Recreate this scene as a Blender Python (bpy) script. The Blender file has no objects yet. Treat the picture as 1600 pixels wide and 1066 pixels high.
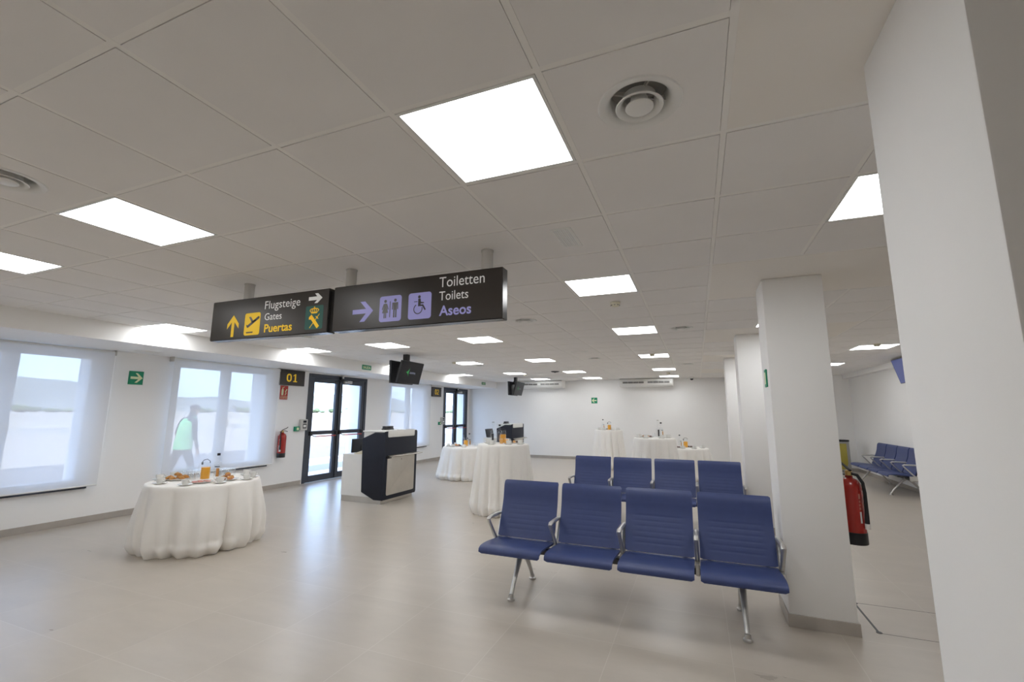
import bpy, bmesh, math, random
from mathutils import Vector, Matrix

C = bpy.context.scene.collection
sc = bpy.context.scene
PI = math.pi

# ------------------------------------------------------------------ camera
cam_d = bpy.data.cameras.new('camera')
cam = bpy.data.objects.new('camera', cam_d)
C.objects.link(cam)
cam_d.sensor_width = 36.0
cam_d.lens = 15.8308
cam_d.clip_start = 0.05
cam_d.clip_end = 4000
YAW, PITCH, ROLL = -0.38615892, 0.15760929, 0.00561136
fw = Vector((math.sin(YAW) * math.cos(PITCH), math.cos(YAW) * math.cos(PITCH), math.sin(PITCH)))
rt = Vector((math.cos(YAW), -math.sin(YAW), 0))
up = rt.cross(fw)
r2 = rt * math.cos(ROLL) + up * math.sin(ROLL)
u2 = up * math.cos(ROLL) - rt * math.sin(ROLL)
M = Matrix(((r2.x, u2.x, -fw.x, 1.04534), (r2.y, u2.y, -fw.y, -1.285558), (r2.z, u2.z, -fw.z, 1.597556), (0, 0, 0, 1)))
cam.matrix_world = M
sc.camera = cam

# ------------------------------------------------------------------ sky, sun, exposure
sc.view_settings.view_transform = 'Standard'
sc.view_settings.look = 'None'
sc.view_settings.gamma = 1.0
sc.view_settings.exposure = 0.90
sc.view_settings.use_curve_mapping = False
LAMP = 6.35          # radiance of the ceiling panels
w = bpy.data.worlds.new('sky')
sc.world = w
w.use_nodes = True
wn = w.node_tree
wn.nodes.clear()
wo = wn.nodes.new('ShaderNodeOutputWorld')
bg = wn.nodes.new('ShaderNodeBackground')
sky = wn.nodes.new('ShaderNodeTexSky')
sky.sky_type = 'NISHITA'
sky.sun_disc = False
sky.sun_elevation = math.radians(52)
sky.sun_rotation = math.radians(100)
sky.air_density = 1.0
sky.dust_density = 2.5
sky.ozone_density = 1.0
mixw = wn.nodes.new('ShaderNodeMix')
mixw.data_type = 'RGBA'
mixw.inputs['Factor'].default_value = 0.45
mixw.inputs['B'].default_value = (4.0, 6.2, 10.2, 1)
wn.links.new(sky.outputs['Color'], mixw.inputs['A'])
wn.links.new(mixw.outputs['Result'], bg.inputs['Color'])
bg.inputs['Strength'].default_value = 0.50
wn.links.new(bg.outputs[0], wo.inputs['Surface'])
sun_d = bpy.data.lights.new('sun', 'SUN')
sun_d.energy = 4.2
sun_d.angle = math.radians(0.6)
sun_d.color = (1.0, 0.98, 0.95)
sun = bpy.data.objects.new('sun', sun_d)
C.objects.link(sun)
sun.rotation_euler = Vector((0.03, 0.35, -1.0)).to_track_quat('-Z', 'Y').to_euler()
sc.cycles.max_bounces = 14
sc.cycles.diffuse_bounces = 10
sc.cycles.transparent_max_bounces = 16
sc.cycles.sample_clamp_indirect = 6.0
sc.cycles.caustics_reflective = False
sc.cycles.caustics_refractive = False
sc.cycles.use_denoising = True


# ------------------------------------------------------------------ materials
def mat(name, col, rough=0.5, metal=0.0, spec=0.5, var=0.0, vscale=8.0, bump=0.0, bscale=200.0, coat=0.0, sheen=0.0):
    m = bpy.data.materials.new(name)
    m.use_nodes = True
    nt = m.node_tree
    b = nt.nodes['Principled BSDF']
    b.inputs['Base Color'].default_value = (*col, 1)
    b.inputs['Roughness'].default_value = rough
    b.inputs['Metallic'].default_value = metal
    b.inputs['Specular IOR Level'].default_value = spec
    b.inputs['Coat Weight'].default_value = coat
    b.inputs['Sheen Weight'].default_value = sheen
    tc = nt.nodes.new('ShaderNodeTexCoord')
    if var > 0:
        n = nt.nodes.new('ShaderNodeTexNoise')
        n.inputs['Scale'].default_value = vscale
        n.inputs['Detail'].default_value = 5
        nt.links.new(tc.outputs['Object'], n.inputs['Vector'])
        r = nt.nodes.new('ShaderNodeValToRGB')
        r.color_ramp.elements[0].position = 0.3
        r.color_ramp.elements[1].position = 0.7
        r.color_ramp.elements[0].color = (*[c * (1 - var) for c in col], 1)
        r.color_ramp.elements[1].color = (*[min(1, c * (1 + var)) for c in col], 1)
        nt.links.new(n.outputs['Fac'], r.inputs['Fac'])
        nt.links.new(r.outputs['Color'], b.inputs['Base Color'])
    if bump > 0:
        n2 = nt.nodes.new('ShaderNodeTexNoise')
        n2.inputs['Scale'].default_value = bscale
        n2.inputs['Detail'].default_value = 3
        nt.links.new(tc.outputs['Object'], n2.inputs['Vector'])
        bp = nt.nodes.new('ShaderNodeBump')
        bp.inputs['Strength'].default_value = bump
        bp.inputs['Distance'].default_value = 0.002
        nt.links.new(n2.outputs['Fac'], bp.inputs['Height'])
        nt.links.new(bp.outputs['Normal'], b.inputs['Normal'])
    return m


def emit(name, col, strength, base=(0.8, 0.8, 0.8)):
    m = bpy.data.materials.new(name)
    m.use_nodes = True
    b = m.node_tree.nodes['Principled BSDF']
    b.inputs['Base Color'].default_value = (*base, 1)
    b.inputs['Emission Color'].default_value = (*col, 1)
    b.inputs['Emission Strength'].default_value = strength
    return m


def thin_glass(name, tint=(0.95, 0.97, 0.97), refl=1.0, edge=1.45):
    m = bpy.data.materials.new(name)
    m.use_nodes = True
    nt = m.node_tree
    nt.nodes.clear()
    o = nt.nodes.new('ShaderNodeOutputMaterial')
    mx = nt.nodes.new('ShaderNodeMixShader')
    t = nt.nodes.new('ShaderNodeBsdfTransparent')
    t.inputs['Color'].default_value = (*tint, 1)
    g = nt.nodes.new('ShaderNodeBsdfGlossy')
    g.inputs['Roughness'].default_value = 0.02
    g.inputs['Color'].default_value = (refl, refl, refl, 1)
    lw = nt.nodes.new('ShaderNodeLayerWeight')
    lw.inputs['Blend'].default_value = 0.5
    pw = nt.nodes.new('ShaderNodeMath')
    pw.operation = 'POWER'
    pw.inputs[1].default_value = 5.0
    nt.links.new(lw.outputs['Facing'], pw.inputs[0])
    f = nt.nodes.new('ShaderNodeMapRange')
    r0 = ((edge - 1) / (edge + 1)) ** 2
    f.inputs['To Min'].default_value = r0
    f.inputs['To Max'].default_value = 0.9
    nt.links.new(pw.outputs[0], f.inputs['Value'])
    nt.links.new(f.outputs[0], mx.inputs['Fac'])
    nt.links.new(t.outputs[0], mx.inputs[1])
    nt.links.new(g.outputs[0], mx.inputs[2])
    nt.links.new(mx.outputs[0], o.inputs['Surface'])
    return m


def blind_material():
    m = bpy.data.materials.new('screen_fabric')
    m.use_nodes = True
    nt = m.node_tree
    nt.nodes.clear()
    o = nt.nodes.new('ShaderNodeOutputMaterial')
    tr = nt.nodes.new('ShaderNodeBsdfTransparent')
    tr.inputs['Color'].default_value = (0.99, 0.99, 1.0, 1)
    tl = nt.nodes.new('ShaderNodeBsdfTranslucent')
    tl.inputs['Color'].default_value = (0.90, 0.92, 0.96, 1)
    df = nt.nodes.new('ShaderNodeBsdfDiffuse')
    df.inputs['Color'].default_value = (0.80, 0.80, 0.80, 1)
    m1 = nt.nodes.new('ShaderNodeMixShader')
    m1.inputs['Fac'].default_value = 0.11
    m2 = nt.nodes.new('ShaderNodeMixShader')
    tc = nt.nodes.new('ShaderNodeTexCoord')
    wv = nt.nodes.new('ShaderNodeTexNoise')
    wv.inputs['Scale'].default_value = 90
    nt.links.new(tc.outputs['Object'], wv.inputs['Vector'])
    mr = nt.nodes.new('ShaderNodeMapRange')
    mr.inputs['To Min'].default_value = 0.165
    mr.inputs['To Max'].default_value = 0.185
    nt.links.new(wv.outputs['Fac'], mr.inputs['Value'])
    nt.links.new(mr.outputs[0], m2.inputs['Fac'])
    nt.links.new(df.outputs[0], m1.inputs[1])
    nt.links.new(tl.outputs[0], m1.inputs[2])
    nt.links.new(m1.outputs[0], m2.inputs[1])
    nt.links.new(tr.outputs[0], m2.inputs[2])
    nt.links.new(m2.outputs[0], o.inputs['Surface'])
    return m


def floor_material():
    m = bpy.data.materials.new('porcelain_tile')
    m.use_nodes = True
    nt = m.node_tree
    b = nt.nodes['Principled BSDF']
    N = nt.nodes.new
    Lk = nt.links.new
    tc = N('ShaderNodeTexCoord')
    sep = N('ShaderNodeSeparateXYZ')
    Lk(tc.outputs['Object'], sep.inputs[0])

    def math_(op, a, bb=None):
        n = N('ShaderNodeMath')
        n.operation = op
        if isinstance(a, (int, float)):
            n.inputs[0].default_value = a
        else:
            Lk(a, n.inputs[0])
        if bb is not None:
            if isinstance(bb, (int, float)):
                n.inputs[1].default_value = bb
            else:
                Lk(bb, n.inputs[1])
        return n.outputs[0]
    px, x0, py, y0 = 0.762, 0.412, 0.737, 2.19
    ux = math_('DIVIDE', math_('SUBTRACT', sep.outputs['X'], x0), px)
    uy = math_('DIVIDE', math_('SUBTRACT', sep.outputs['Y'], y0), py)
    dx = math_('ABSOLUTE', math_('SUBTRACT', ux, math_('ROUND', ux)))
    dy = math_('ABSOLUTE', math_('SUBTRACT', uy, math_('ROUND', uy)))
    d = math_('MINIMUM', math_('MULTIPLY', dx, px), math_('MULTIPLY', dy, py))
    g = math_('LESS_THAN', d, 0.0016)
    comb = N('ShaderNodeCombineXYZ')
    Lk(math_('FLOOR', ux), comb.inputs[0])
    Lk(math_('FLOOR', uy), comb.inputs[1])
    wn_ = N('ShaderNodeTexWhiteNoise')
    wn_.noise_dimensions = '3D'
    Lk(comb.outputs[0], wn_.inputs['Vector'])
    # each tile its own piece of pattern
    off = N('ShaderNodeVectorMath')
    off.operation = 'MULTIPLY_ADD'
    off.inputs[1].default_value = (37, 37, 37)
    Lk(wn_.outputs['Color'], off.inputs[0])
    Lk(tc.outputs['Object'], off.inputs[2])
    n1 = N('ShaderNodeTexNoise')
    n1.inputs['Scale'].default_value = 1.6
    n1.inputs['Detail'].default_value = 6
    n1.inputs['Roughness'].default_value = 0.6
    mp = N('ShaderNodeMapping')
    mp.inputs['Scale'].default_value = (1.0, 3.0, 1.0)
    Lk(off.outputs[0], mp.inputs[0])
    Lk(mp.outputs[0], n1.inputs['Vector'])
    r = N('ShaderNodeValToRGB')
    r.color_ramp.elements[0].position = 0.15
    r.color_ramp.elements[1].position = 0.85
    r.color_ramp.elements[0].color = (0.43, 0.385, 0.332, 1)
    r.color_ramp.elements[1].color = (0.53, 0.478, 0.415, 1)
    Lk(n1.outputs['Fac'], r.inputs['Fac'])
    mx = N('ShaderNodeMix')
    mx.data_type = 'RGBA'
    mx.inputs['B'].default_value = (0.64, 0.60, 0.55, 1)
    Lk(math_('MULTIPLY', g, 0.6), mx.inputs['Factor'])
    Lk(r.outputs['Color'], mx.inputs['A'])
    Lk(mx.outputs['Result'], b.inputs['Base Color'])
    mr = N('ShaderNodeMapRange')
    mr.inputs['To Min'].default_value = 0.24
    mr.inputs['To Max'].default_value = 0.36
    Lk(n1.outputs['Fac'], mr.inputs['Value'])
    Lk(mr.outputs[0], b.inputs['Roughness'])
    b.inputs['Specular IOR Level'].default_value = 0.5
    return m


def ground_material():
    """airfield seen through the glass: concrete walk, a darker band, then asphalt with a painted line, straw-coloured field"""
    m = bpy.data.materials.new('airfield_ground')
    m.use_nodes = True
    nt = m.node_tree
    b = nt.nodes['Principled BSDF']
    b.inputs['Roughness'].default_value = 0.9
    tc = nt.nodes.new('ShaderNodeTexCoord')
    sep = nt.nodes.new('ShaderNodeSeparateXYZ')
    nt.links.new(tc.outputs['Object'], sep.inputs[0])
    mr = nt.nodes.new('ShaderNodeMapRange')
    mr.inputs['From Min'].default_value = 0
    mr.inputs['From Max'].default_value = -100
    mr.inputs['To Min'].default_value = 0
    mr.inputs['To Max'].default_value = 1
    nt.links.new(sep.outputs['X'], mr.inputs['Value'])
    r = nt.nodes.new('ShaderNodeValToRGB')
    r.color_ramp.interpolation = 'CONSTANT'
    stops = [(0, (0.5, 0.48, 0.45)), (0.088, (0.13, 0.135, 0.145)), (0.101, (0.30, 0.30, 0.31)), (0.110, (0.62, 0.62, 0.6)), (0.1165, (0.15, 0.155, 0.165)),  # dark blue-grey band right after the walk
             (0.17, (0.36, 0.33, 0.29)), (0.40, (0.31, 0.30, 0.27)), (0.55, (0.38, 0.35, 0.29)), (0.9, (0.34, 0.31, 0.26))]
    e = r.color_ramp.elements
    e[0].position, e[0].color = stops[0][0], (*stops[0][1], 1)
    e[1].position, e[1].color = stops[-1][0], (*stops[-1][1], 1)
    for p_, c_ in stops[1:-1]:
        k = e.new(p_)
        k.color = (*c_, 1)
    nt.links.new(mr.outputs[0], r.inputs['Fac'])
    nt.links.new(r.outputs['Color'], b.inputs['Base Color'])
    return m


WALL = mat('white_plaster', (0.87, 0.865, 0.855), 0.7, var=0.01, vscale=1.5, bump=0.05, bscale=120)
PLASTER = mat('plasterboard', (0.85, 0.82, 0.775), 0.8, var=0.01, vscale=2)
TILE = mat('ceiling_tile', (0.83, 0.815, 0.80), 0.9, var=0.012, vscale=3, bump=0.08, bscale=300)
TBAR = mat('ceiling_grid', (0.87, 0.855, 0.825), 0.6, var=0.01)
GAP = mat('shadow_gap', (0.25, 0.24, 0.23), 0.9, var=0.02)
FLOOR = floor_material()
SKIRT = mat('skirting_tile', (0.42, 0.385, 0.345), 0.45, var=0.06, vscale=5)
PVC = mat('white_pvc', (0.82, 0.83, 0.84), 0.35, var=0.01)
WHITE = mat('white_plastic', (0.80, 0.80, 0.78), 0.4, var=0.015)
CREAM = mat('cream_plastic', (0.70, 0.66, 0.52), 0.5, var=0.02)
ANTH = mat('anthracite_aluminium', (0.045, 0.052, 0.07), 0.4, metal=0.0, var=0.05)
BLACK = mat('black_plastic', (0.012, 0.012, 0.014), 0.4, var=0.1)
RUBBER = mat('black_rubber', (0.015, 0.015, 0.016), 0.7, var=0.1)
SCREEN = mat('dark_screen', (0.014, 0.015, 0.021), 0.35, spec=0.3, var=0.05)
SIGNBK = mat('dark_brown_sign', (0.035, 0.028, 0.023), 0.33, var=0.05)
SIGNED = mat('sign_edge', (0.03, 0.027, 0.025), 0.25, metal=0.5, var=0.05)
YEL = emit('backlit_yellow', (0.62, 0.40, 0.01), 0.22, (0.72, 0.46, 0.015))
LIL = emit('backlit_lilac', (0.27, 0.26, 0.58), 0.16, (0.32, 0.31, 0.58))
SWHITE = emit('backlit_white', (0.6, 0.6, 0.58), 0.12, (0.78, 0.78, 0.76))
SGREEN = mat('sign_teal', (0.02, 0.115, 0.095), 0.5, var=0.01)
EGREEN = mat('exit_green', (0.0, 0.24, 0.12), 0.5, var=0.01)
LUMI = mat('luminescent_cream', (0.74, 0.80, 0.52), 0.6, var=0.01)
SRED = mat('sign_red', (0.45, 0.03, 0.02), 0.5, var=0.02)
EXRED = mat('extinguisher_red', (0.36, 0.020, 0.014), 0.25, coat=0.4, var=0.03)
LABELW = mat('white_label', (0.75, 0.73, 0.72), 0.5, var=0.02)
BRASS = mat('brass', (0.65, 0.45, 0.18), 0.3, metal=1.0, var=0.03)
NAVY = mat('navy_polyurethane', (0.040, 0.062, 0.185), 0.42, var=0.04, vscale=20, bump=0.06, bscale=400)
ALU = mat('satin_aluminium', (0.62, 0.61, 0.59), 0.42, metal=0.85, var=0.03)
POLE = mat('grey_painted_pole', (0.55, 0.535, 0.51), 0.45, var=0.02)
BEAM = mat('dark_steel', (0.06, 0.06, 0.065), 0.4, metal=0.6, var=0.05)
INOX = mat('brushed_steel', (0.60, 0.57, 0.52), 0.36, metal=1.0, var=0.06, vscale=3)
NAVYBK = mat('navy_black_laminate', (0.016, 0.019, 0.030), 0.6, var=0.06, spec=0.3)
CLOTH = mat('white_linen', (0.86, 0.84, 0.805), 0.85, var=0.01, bump=0.12, bscale=600, sheen=0.2)
CHINA = mat('white_china', (0.78, 0.775, 0.75), 0.18, var=0.01)
JUICE = mat('orange_juice', (0.95, 0.44, 0.015), 0.35, var=0.03)
GLASS = thin_glass('clear_glass', (0.985, 0.99, 0.99))
TUMBLER = thin_glass('tumbler_glass', (0.985, 0.99, 0.995), 1.0, 1.8)
PANE = thin_glass('window_glass', (0.97, 0.98, 0.99), 0.9, 1.45)
PASTRY = mat('baked_pastry', (0.56, 0.27, 0.07), 0.5, var=0.25, vscale=40)
DARKPASTRY = mat('chocolate_pastry', (0.07, 0.03, 0.018), 0.45, var=0.2, vscale=40)
PINKISH = mat('ham_filling', (0.55, 0.22, 0.17), 0.5, var=0.2, vscale=60)
BLIND = blind_material()
SILL = mat('slate_sill', (0.035, 0.036, 0.045), 0.5, var=0.1)
PANEL = emit('lit_diffuser', (0.975, 0.99, 1.0), LAMP)
BLUESCR = emit('lit_blue_screen', (0.13, 0.16, 0.42), 0.22, (0.05, 0.06, 0.12))
TVGREEN = emit('lit_green', (0.03, 0.30, 0.07), 0.4, (0.01, 0.05, 0.02))
TVWHITE = emit('lit_lettering', (0.30, 0.33, 0.45), 0.3, (0.05, 0.05, 0.06))
BINGREY = mat('grey_steel_bin', (0.40, 0.40, 0.40), 0.4, metal=0.3, var=0.03)
BINYEL = mat('yellow_panel', (0.36, 0.30, 0.05), 0.5, var=0.03)
THROAT = mat('vent_throat_grey', (0.30, 0.30, 0.29), 0.7, var=0.05)
GRILLE = mat('grey_slot', (0.10, 0.10, 0.10), 0.6, var=0.05)
SKIN = mat('skin', (0.42, 0.24, 0.17), 0.55, var=0.05)
VEST = mat('high_visibility_fabric', (0.25, 0.70, 0.32), 0.7, var=0.03)
DARKCLOTH = mat('dark_cloth', (0.05, 0.055, 0.08), 0.85, var=0.1)
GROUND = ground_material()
HILL = mat('hazy_hill', (0.20, 0.22, 0.21), 1.0, var=0.15, vscale=0.01)
TREES = mat('dark_green_leaves', (0.10, 0.14, 0.07), 0.9, var=0.3, vscale=0.3)
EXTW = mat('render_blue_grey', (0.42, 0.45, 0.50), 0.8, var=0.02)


# ------------------------------------------------------------------ mesh building
class MB:
    def __init__(self):
        self.bm = bmesh.new()

    def _xf(self, verts, m):
        if m is not None:
            bmesh.ops.transform(self.bm, matrix=m, verts=verts)

    def box(self, lo, hi, bev=0.0, seg=2, m=None):
        lo, hi = Vector(lo), Vector(hi)
        r = bmesh.ops.create_cube(self.bm, size=1.0)
        vs = r['verts']
        s = hi - lo
        bmesh.ops.transform(self.bm, matrix=Matrix.Translation((lo + hi) / 2) @ Matrix.Diagonal((abs(s.x), abs(s.y), abs(s.z), 1)), verts=vs)
        if bev > 0:
            es = list({e for v in vs for e in v.link_edges})
            rb = bmesh.ops.bevel(self.bm, geom=es, offset=bev, segments=seg, affect='EDGES', profile=0.5, clamp_overlap=True)
            vs = list({v for f in rb['faces'] for v in f.verts} | {v for v in vs if v.is_valid})
        self._xf(vs, m)
        return self

    def prism(self, pts, th, m, bev=0.0):
        """polygon in the local xy plane, extruded from z=0 to z=th, placed by m"""
        a = [self.bm.verts.new((p[0], p[1], 0)) for p in pts]
        b = [self.bm.verts.new((p[0], p[1], th)) for p in pts]
        n = len(pts)
        fs = []
        fs.append(self.bm.faces.new(b))
        fs.append(self.bm.faces.new(a[::-1]))
        for i in range(n):
            fs.append(self.bm.faces.new((a[i], a[(i + 1) % n], b[(i + 1) % n], b[i])))
        vs = a + b
        if bev > 0:
            es = list(fs[0].edges) + list(fs[1].edges)
            rb = bmesh.ops.bevel(self.bm, geom=es, offset=bev, segments=2, affect='EDGES', profile=0.5)
            vs = list({v for f in rb['faces'] for v in f.verts} | {v for v in vs if v.is_valid} | {v for f in fs if f.is_valid for v in f.verts})
        bmesh.ops.recalc_face_normals(self.bm, faces=list({f for v in vs for f in v.link_faces}))
        self._xf(vs, m)
        return self

    def cyl(self, p0, p1, r0, r1=None, n=20, cap=True):
        return self.tube([p0, p1], [r0, r0 if r1 is None else r1], n, cap)

    def tube(self, pts, rad, n=12, cap=True, flat=1.0, side=None):
        pts = [Vector(p) for p in pts]
        if isinstance(rad, (int, float)):
            rad = [rad] * len(pts)
        rings = []
        prev = None
        for i, p in enumerate(pts):
            t = (pts[min(i + 1, len(pts) - 1)] - pts[max(i - 1, 0)]).normalized()
            if side is not None:
                a = Vector(side)
                a = (a - t * a.dot(t)).normalized()
            elif prev is None:
                a = t.orthogonal().normalized()
            else:
                a = (prev - t * prev.dot(t)).normalized()
            prev = a
            b = t.cross(a)
            rings.append([self.bm.verts.new(p + (a * math.cos(k * 2 * PI / n) + b * flat * math.sin(k * 2 * PI / n)) * rad[i]) for k in range(n)])
        for i in range(len(rings) - 1):
            for k in range(n):
                self.bm.faces.new((rings[i][k], rings[i][(k + 1) % n], rings[i + 1][(k + 1) % n], rings[i + 1][k]))
        if cap:
            self.bm.faces.new(rings[0][::-1])
            self.bm.faces.new(rings[-1])
        return self

    def lathe(self, prof, n=28, c=(0, 0, 0), m=None, cap0=True, cap1=True):
        """profile of (r, z) from bottom to top around the z axis"""
        c = Vector(c)
        rings = []
        allv = []
        for r, z in prof:
            if r < 1e-6:
                v = self.bm.verts.new(c + Vector((0, 0, z)))
                rings.append([v])
                allv.append(v)
            else:
                ring = [self.bm.verts.new(c + Vector((r * math.cos(k * 2 * PI / n), r * math.sin(k * 2 * PI / n), z))) for k in range(n)]
                rings.append(ring)
                allv += ring
        for a, b in zip(rings[:-1], rings[1:]):
            if len(a) == 1 and len(b) == 1:
                continue
            for k in range(n):
                k2 = (k + 1) % n
                if len(a) == 1:
                    self.bm.faces.new((a[0], b[k2], b[k]))
                elif len(b) == 1:
                    self.bm.faces.new((a[k], a[k2], b[0]))
                else:
                    self.bm.faces.new((a[k], a[k2], b[k2], b[k]))
        if cap0 and len(rings[0]) > 1:
            self.bm.faces.new(rings[0][::-1])
        if cap1 and len(rings[-1]) > 1:
            self.bm.faces.new(rings[-1])
        self._xf(allv, m)
        return self

    def grid(self, rows):
        vs = [[self.bm.verts.new(p) for p in r] for r in rows]
        for i in range(len(vs) - 1):
            for j in range(len(vs[0]) - 1):
                self.bm.faces.new((vs[i][j], vs[i][j + 1], vs[i + 1][j + 1], vs[i + 1][j]))
        return self

    def build(self, name, material, parent=None, smooth=True, angle=40):
        bmesh.ops.recalc_face_normals(self.bm, faces=self.bm.faces)
        me = bpy.data.meshes.new(name)
        self.bm.to_mesh(me)
        self.bm.free()
        me.materials.append(material)
        if smooth:
            for p in me.polygons:
                p.use_smooth = True
            me.set_sharp_from_angle(angle=math.radians(angle))
        o = bpy.data.objects.new(name, me)
        C.objects.link(o)
        if parent is not None:
            o.parent = parent
        return o


def tag(o, label=None, cat=None, group=None, kind=None):
    if label:
        o['label'] = label
    if cat:
        o['category'] = cat
    if group:
        o['group'] = group
    if kind:
        o['kind'] = kind
    return o


def empty(name, loc=(0, 0, 0), rz=0.0, label=None, cat=None, group=None, kind=None):
    o = bpy.data.objects.new(name, None)
    o.empty_display_size = 0.1
    C.objects.link(o)
    o.location = loc
    o.rotation_euler = (0, 0, rz)
    return tag(o, label, cat, group, kind)


def copy_tree(o, parent=None):
    c = o.copy()
    C.objects.link(c)
    c.parent = parent
    for ch in list(o.children):
        copy_tree(ch, c)
    return c


def copy_thing(o, loc, rz, label, group=None):
    c = copy_tree(o)
    c.location = loc
    c.rotation_euler = (0, 0, rz)
    c['label'] = label
    if group:
        c['group'] = group
    return c


def struct(name, mb, material, parent=None, smooth=False):
    o = mb.build(name, material, parent, smooth)
    if parent is None:
        o['kind'] = 'structure'
    return o


def frame_m(o, u, v):
    """matrix whose local x runs along u, y along v, z along u x v, origin o"""
    u, v = Vector(u).normalized(), Vector(v).normalized()
    n = u.cross(v)
    return Matrix(((u.x, v.x, n.x, o[0]), (u.y, v.y, n.y, o[1]), (u.z, v.z, n.z, o[2]), (0, 0, 0, 1)))


def rrect(x0, y0, x1, y1, r, n=5):
    p = []
    for cx, cy, a0 in ((x1 - r, y0 + r, -90), (x1 - r, y1 - r, 0), (x0 + r, y1 - r, 90), (x0 + r, y0 + r, 180)):
        for i in range(n + 1):
            a = math.radians(a0 + 90 * i / n)
            p.append((cx + r * math.cos(a), cy + r * math.sin(a)))
    return p


def circ(cx, cy, r, n=20):
    return [(cx + r * math.cos(2 * PI * i / n), cy + r * math.sin(2 * PI * i / n)) for i in range(n)]


def bar2(x0, y0, x1, y1, wd):
    d = Vector((x1 - x0, y1 - y0)).normalized()
    n = Vector((-d.y, d.x)) * wd / 2
    return [(x0 - n.x, y0 - n.y), (x1 - n.x, y1 - n.y), (x1 + n.x, y1 + n.y), (x0 + n.x, y0 + n.y)]


def text(body, height, m, material, parent, width=None, bold=0.0, th=0.0015, name='lettering', left=True):
    """lettering as a flat mesh; height is that of the capitals, m places its left baseline corner"""
    cu = bpy.data.curves.new(name, 'FONT')
    cu.body = body
    cu.size = 1.0
    cu.offset = bold
    cu.resolution_u = 4
    tmp = bpy.data.objects.new(name, cu)
    C.objects.link(tmp)
    dg = bpy.context.evaluated_depsgraph_get()
    me = bpy.data.meshes.new_from_object(tmp.evaluated_get(dg))
    bpy.data.objects.remove(tmp)
    xs = [v.co.x for v in me.vertices]
    x0, x1 = min(xs), max(xs)
    cap = 0.73
    sy = height / cap
    sx = sy if width is None else width / (x1 - x0)
    for v in me.vertices:
        v.co = m @ Vector(((v.co.x - x0) * sx, v.co.y * sy, th))
    me.materials.clear()
    me.materials.append(material)
    o = bpy.data.objects.new(name, me)
    C.objects.link(o)
    o.parent = parent
    return o


# ------------------------------------------------------------------ the setting
XW, XR, YF, YB, H = -7.2, 5.2, 14.55, -3.5, 2.739
XO = -7.8                       # outer face of the left wall
BX, BZ = -6.0, 2.5              # bulkhead along the left wall

struct('floor', MB().box((XO, YB - 0.2, -0.12), (XR + 0.3, YF + 0.3, 0)), FLOOR)

WIN = [(0.71, 2.65), (3.68, 5.62), (9.62, 11.56)]
WZ0, WZ1 = 0.50, 2.46
DOOR = [(6.58, 8.58), (12.62, 14.42)]
DZ = 2.47
mb = MB()
segs = []
y = YB - 0.2
for a, b, k in sorted([(a, b, 'w') for a, b in WIN] + [(a, b, 'd') for a, b in DOOR]):
    mb.box((XO, y, 0), (XW, a, H + 0.3))
    if k == 'w':
        mb.box((XO, a, 0), (XW, b, WZ0))
        mb.box((XO, a, WZ1), (XW, b, H + 0.3))
    else:
        mb.box((XO, a, DZ), (XW, b, H + 0.3))
    segs.append((y, b if k == 'w' else a, k))
    y = b
mb.box((XO, y, 0), (XW, YF + 0.3, H + 0.3))
struct('wall_left', mb, WALL)
struct('wall_far', MB().box((XW, YF, 0), (XR, YF + 0.3, H + 0.3)), WALL)
struct('wall_right', MB().box((XR, YB - 0.2, 0), (XR + 0.3, YF + 0.3, H + 0.3)), WALL)
struct('wall_back', MB().box((XW, YB - 0.2, 0), (XR, YB, H + 0.3)), WALL)
struct('trim_left', MB().box((XW, YB, BZ), (BX, YF, H + 0.1)), WALL)
struct('trim_right', MB().box((XR - 0.16, YB, 2.62), (XR, YF, H + 0.05)), WALL)


def skirt(name, boxes):
    mb = MB()
    for lo, hi in boxes:
        mb.box(lo, hi, 0.002, 1)
    struct(name, mb, SKIRT)


SK = 0.09
skirt('baseboard_left', [((XW, YB, 0), (XW + 0.012, 6.55, SK)), ((XW, 8.61, 0), (XW + 0.012, 12.59, SK)), ((XW, 14.45, 0), (XW + 0.012, YF, SK))])
skirt('baseboard_far', [((XW + 0.012, YF - 0.012, 0), (XR - 0.012, YF, SK))])
skirt('baseboard_right', [((XR - 0.012, YB, 0), (XR, YF, SK))])

# ceiling: inlaid tiles between T-bars, plasterboard bands at the pillars
PITCH_T = 0.6
X0G, Y0G = 0.008, 0.0
BANDX = (1.208, 3.008)
BANDS = [(-0.6, 0.6), (2.4, 3.6), (5.4, 6.6), (8.4, 9.6), (11.4, 12.6)]


def in_band(x, y):
    return BANDX[0] < x < BANDX[1] and any(a < y < b for a, b in BANDS)


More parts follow.
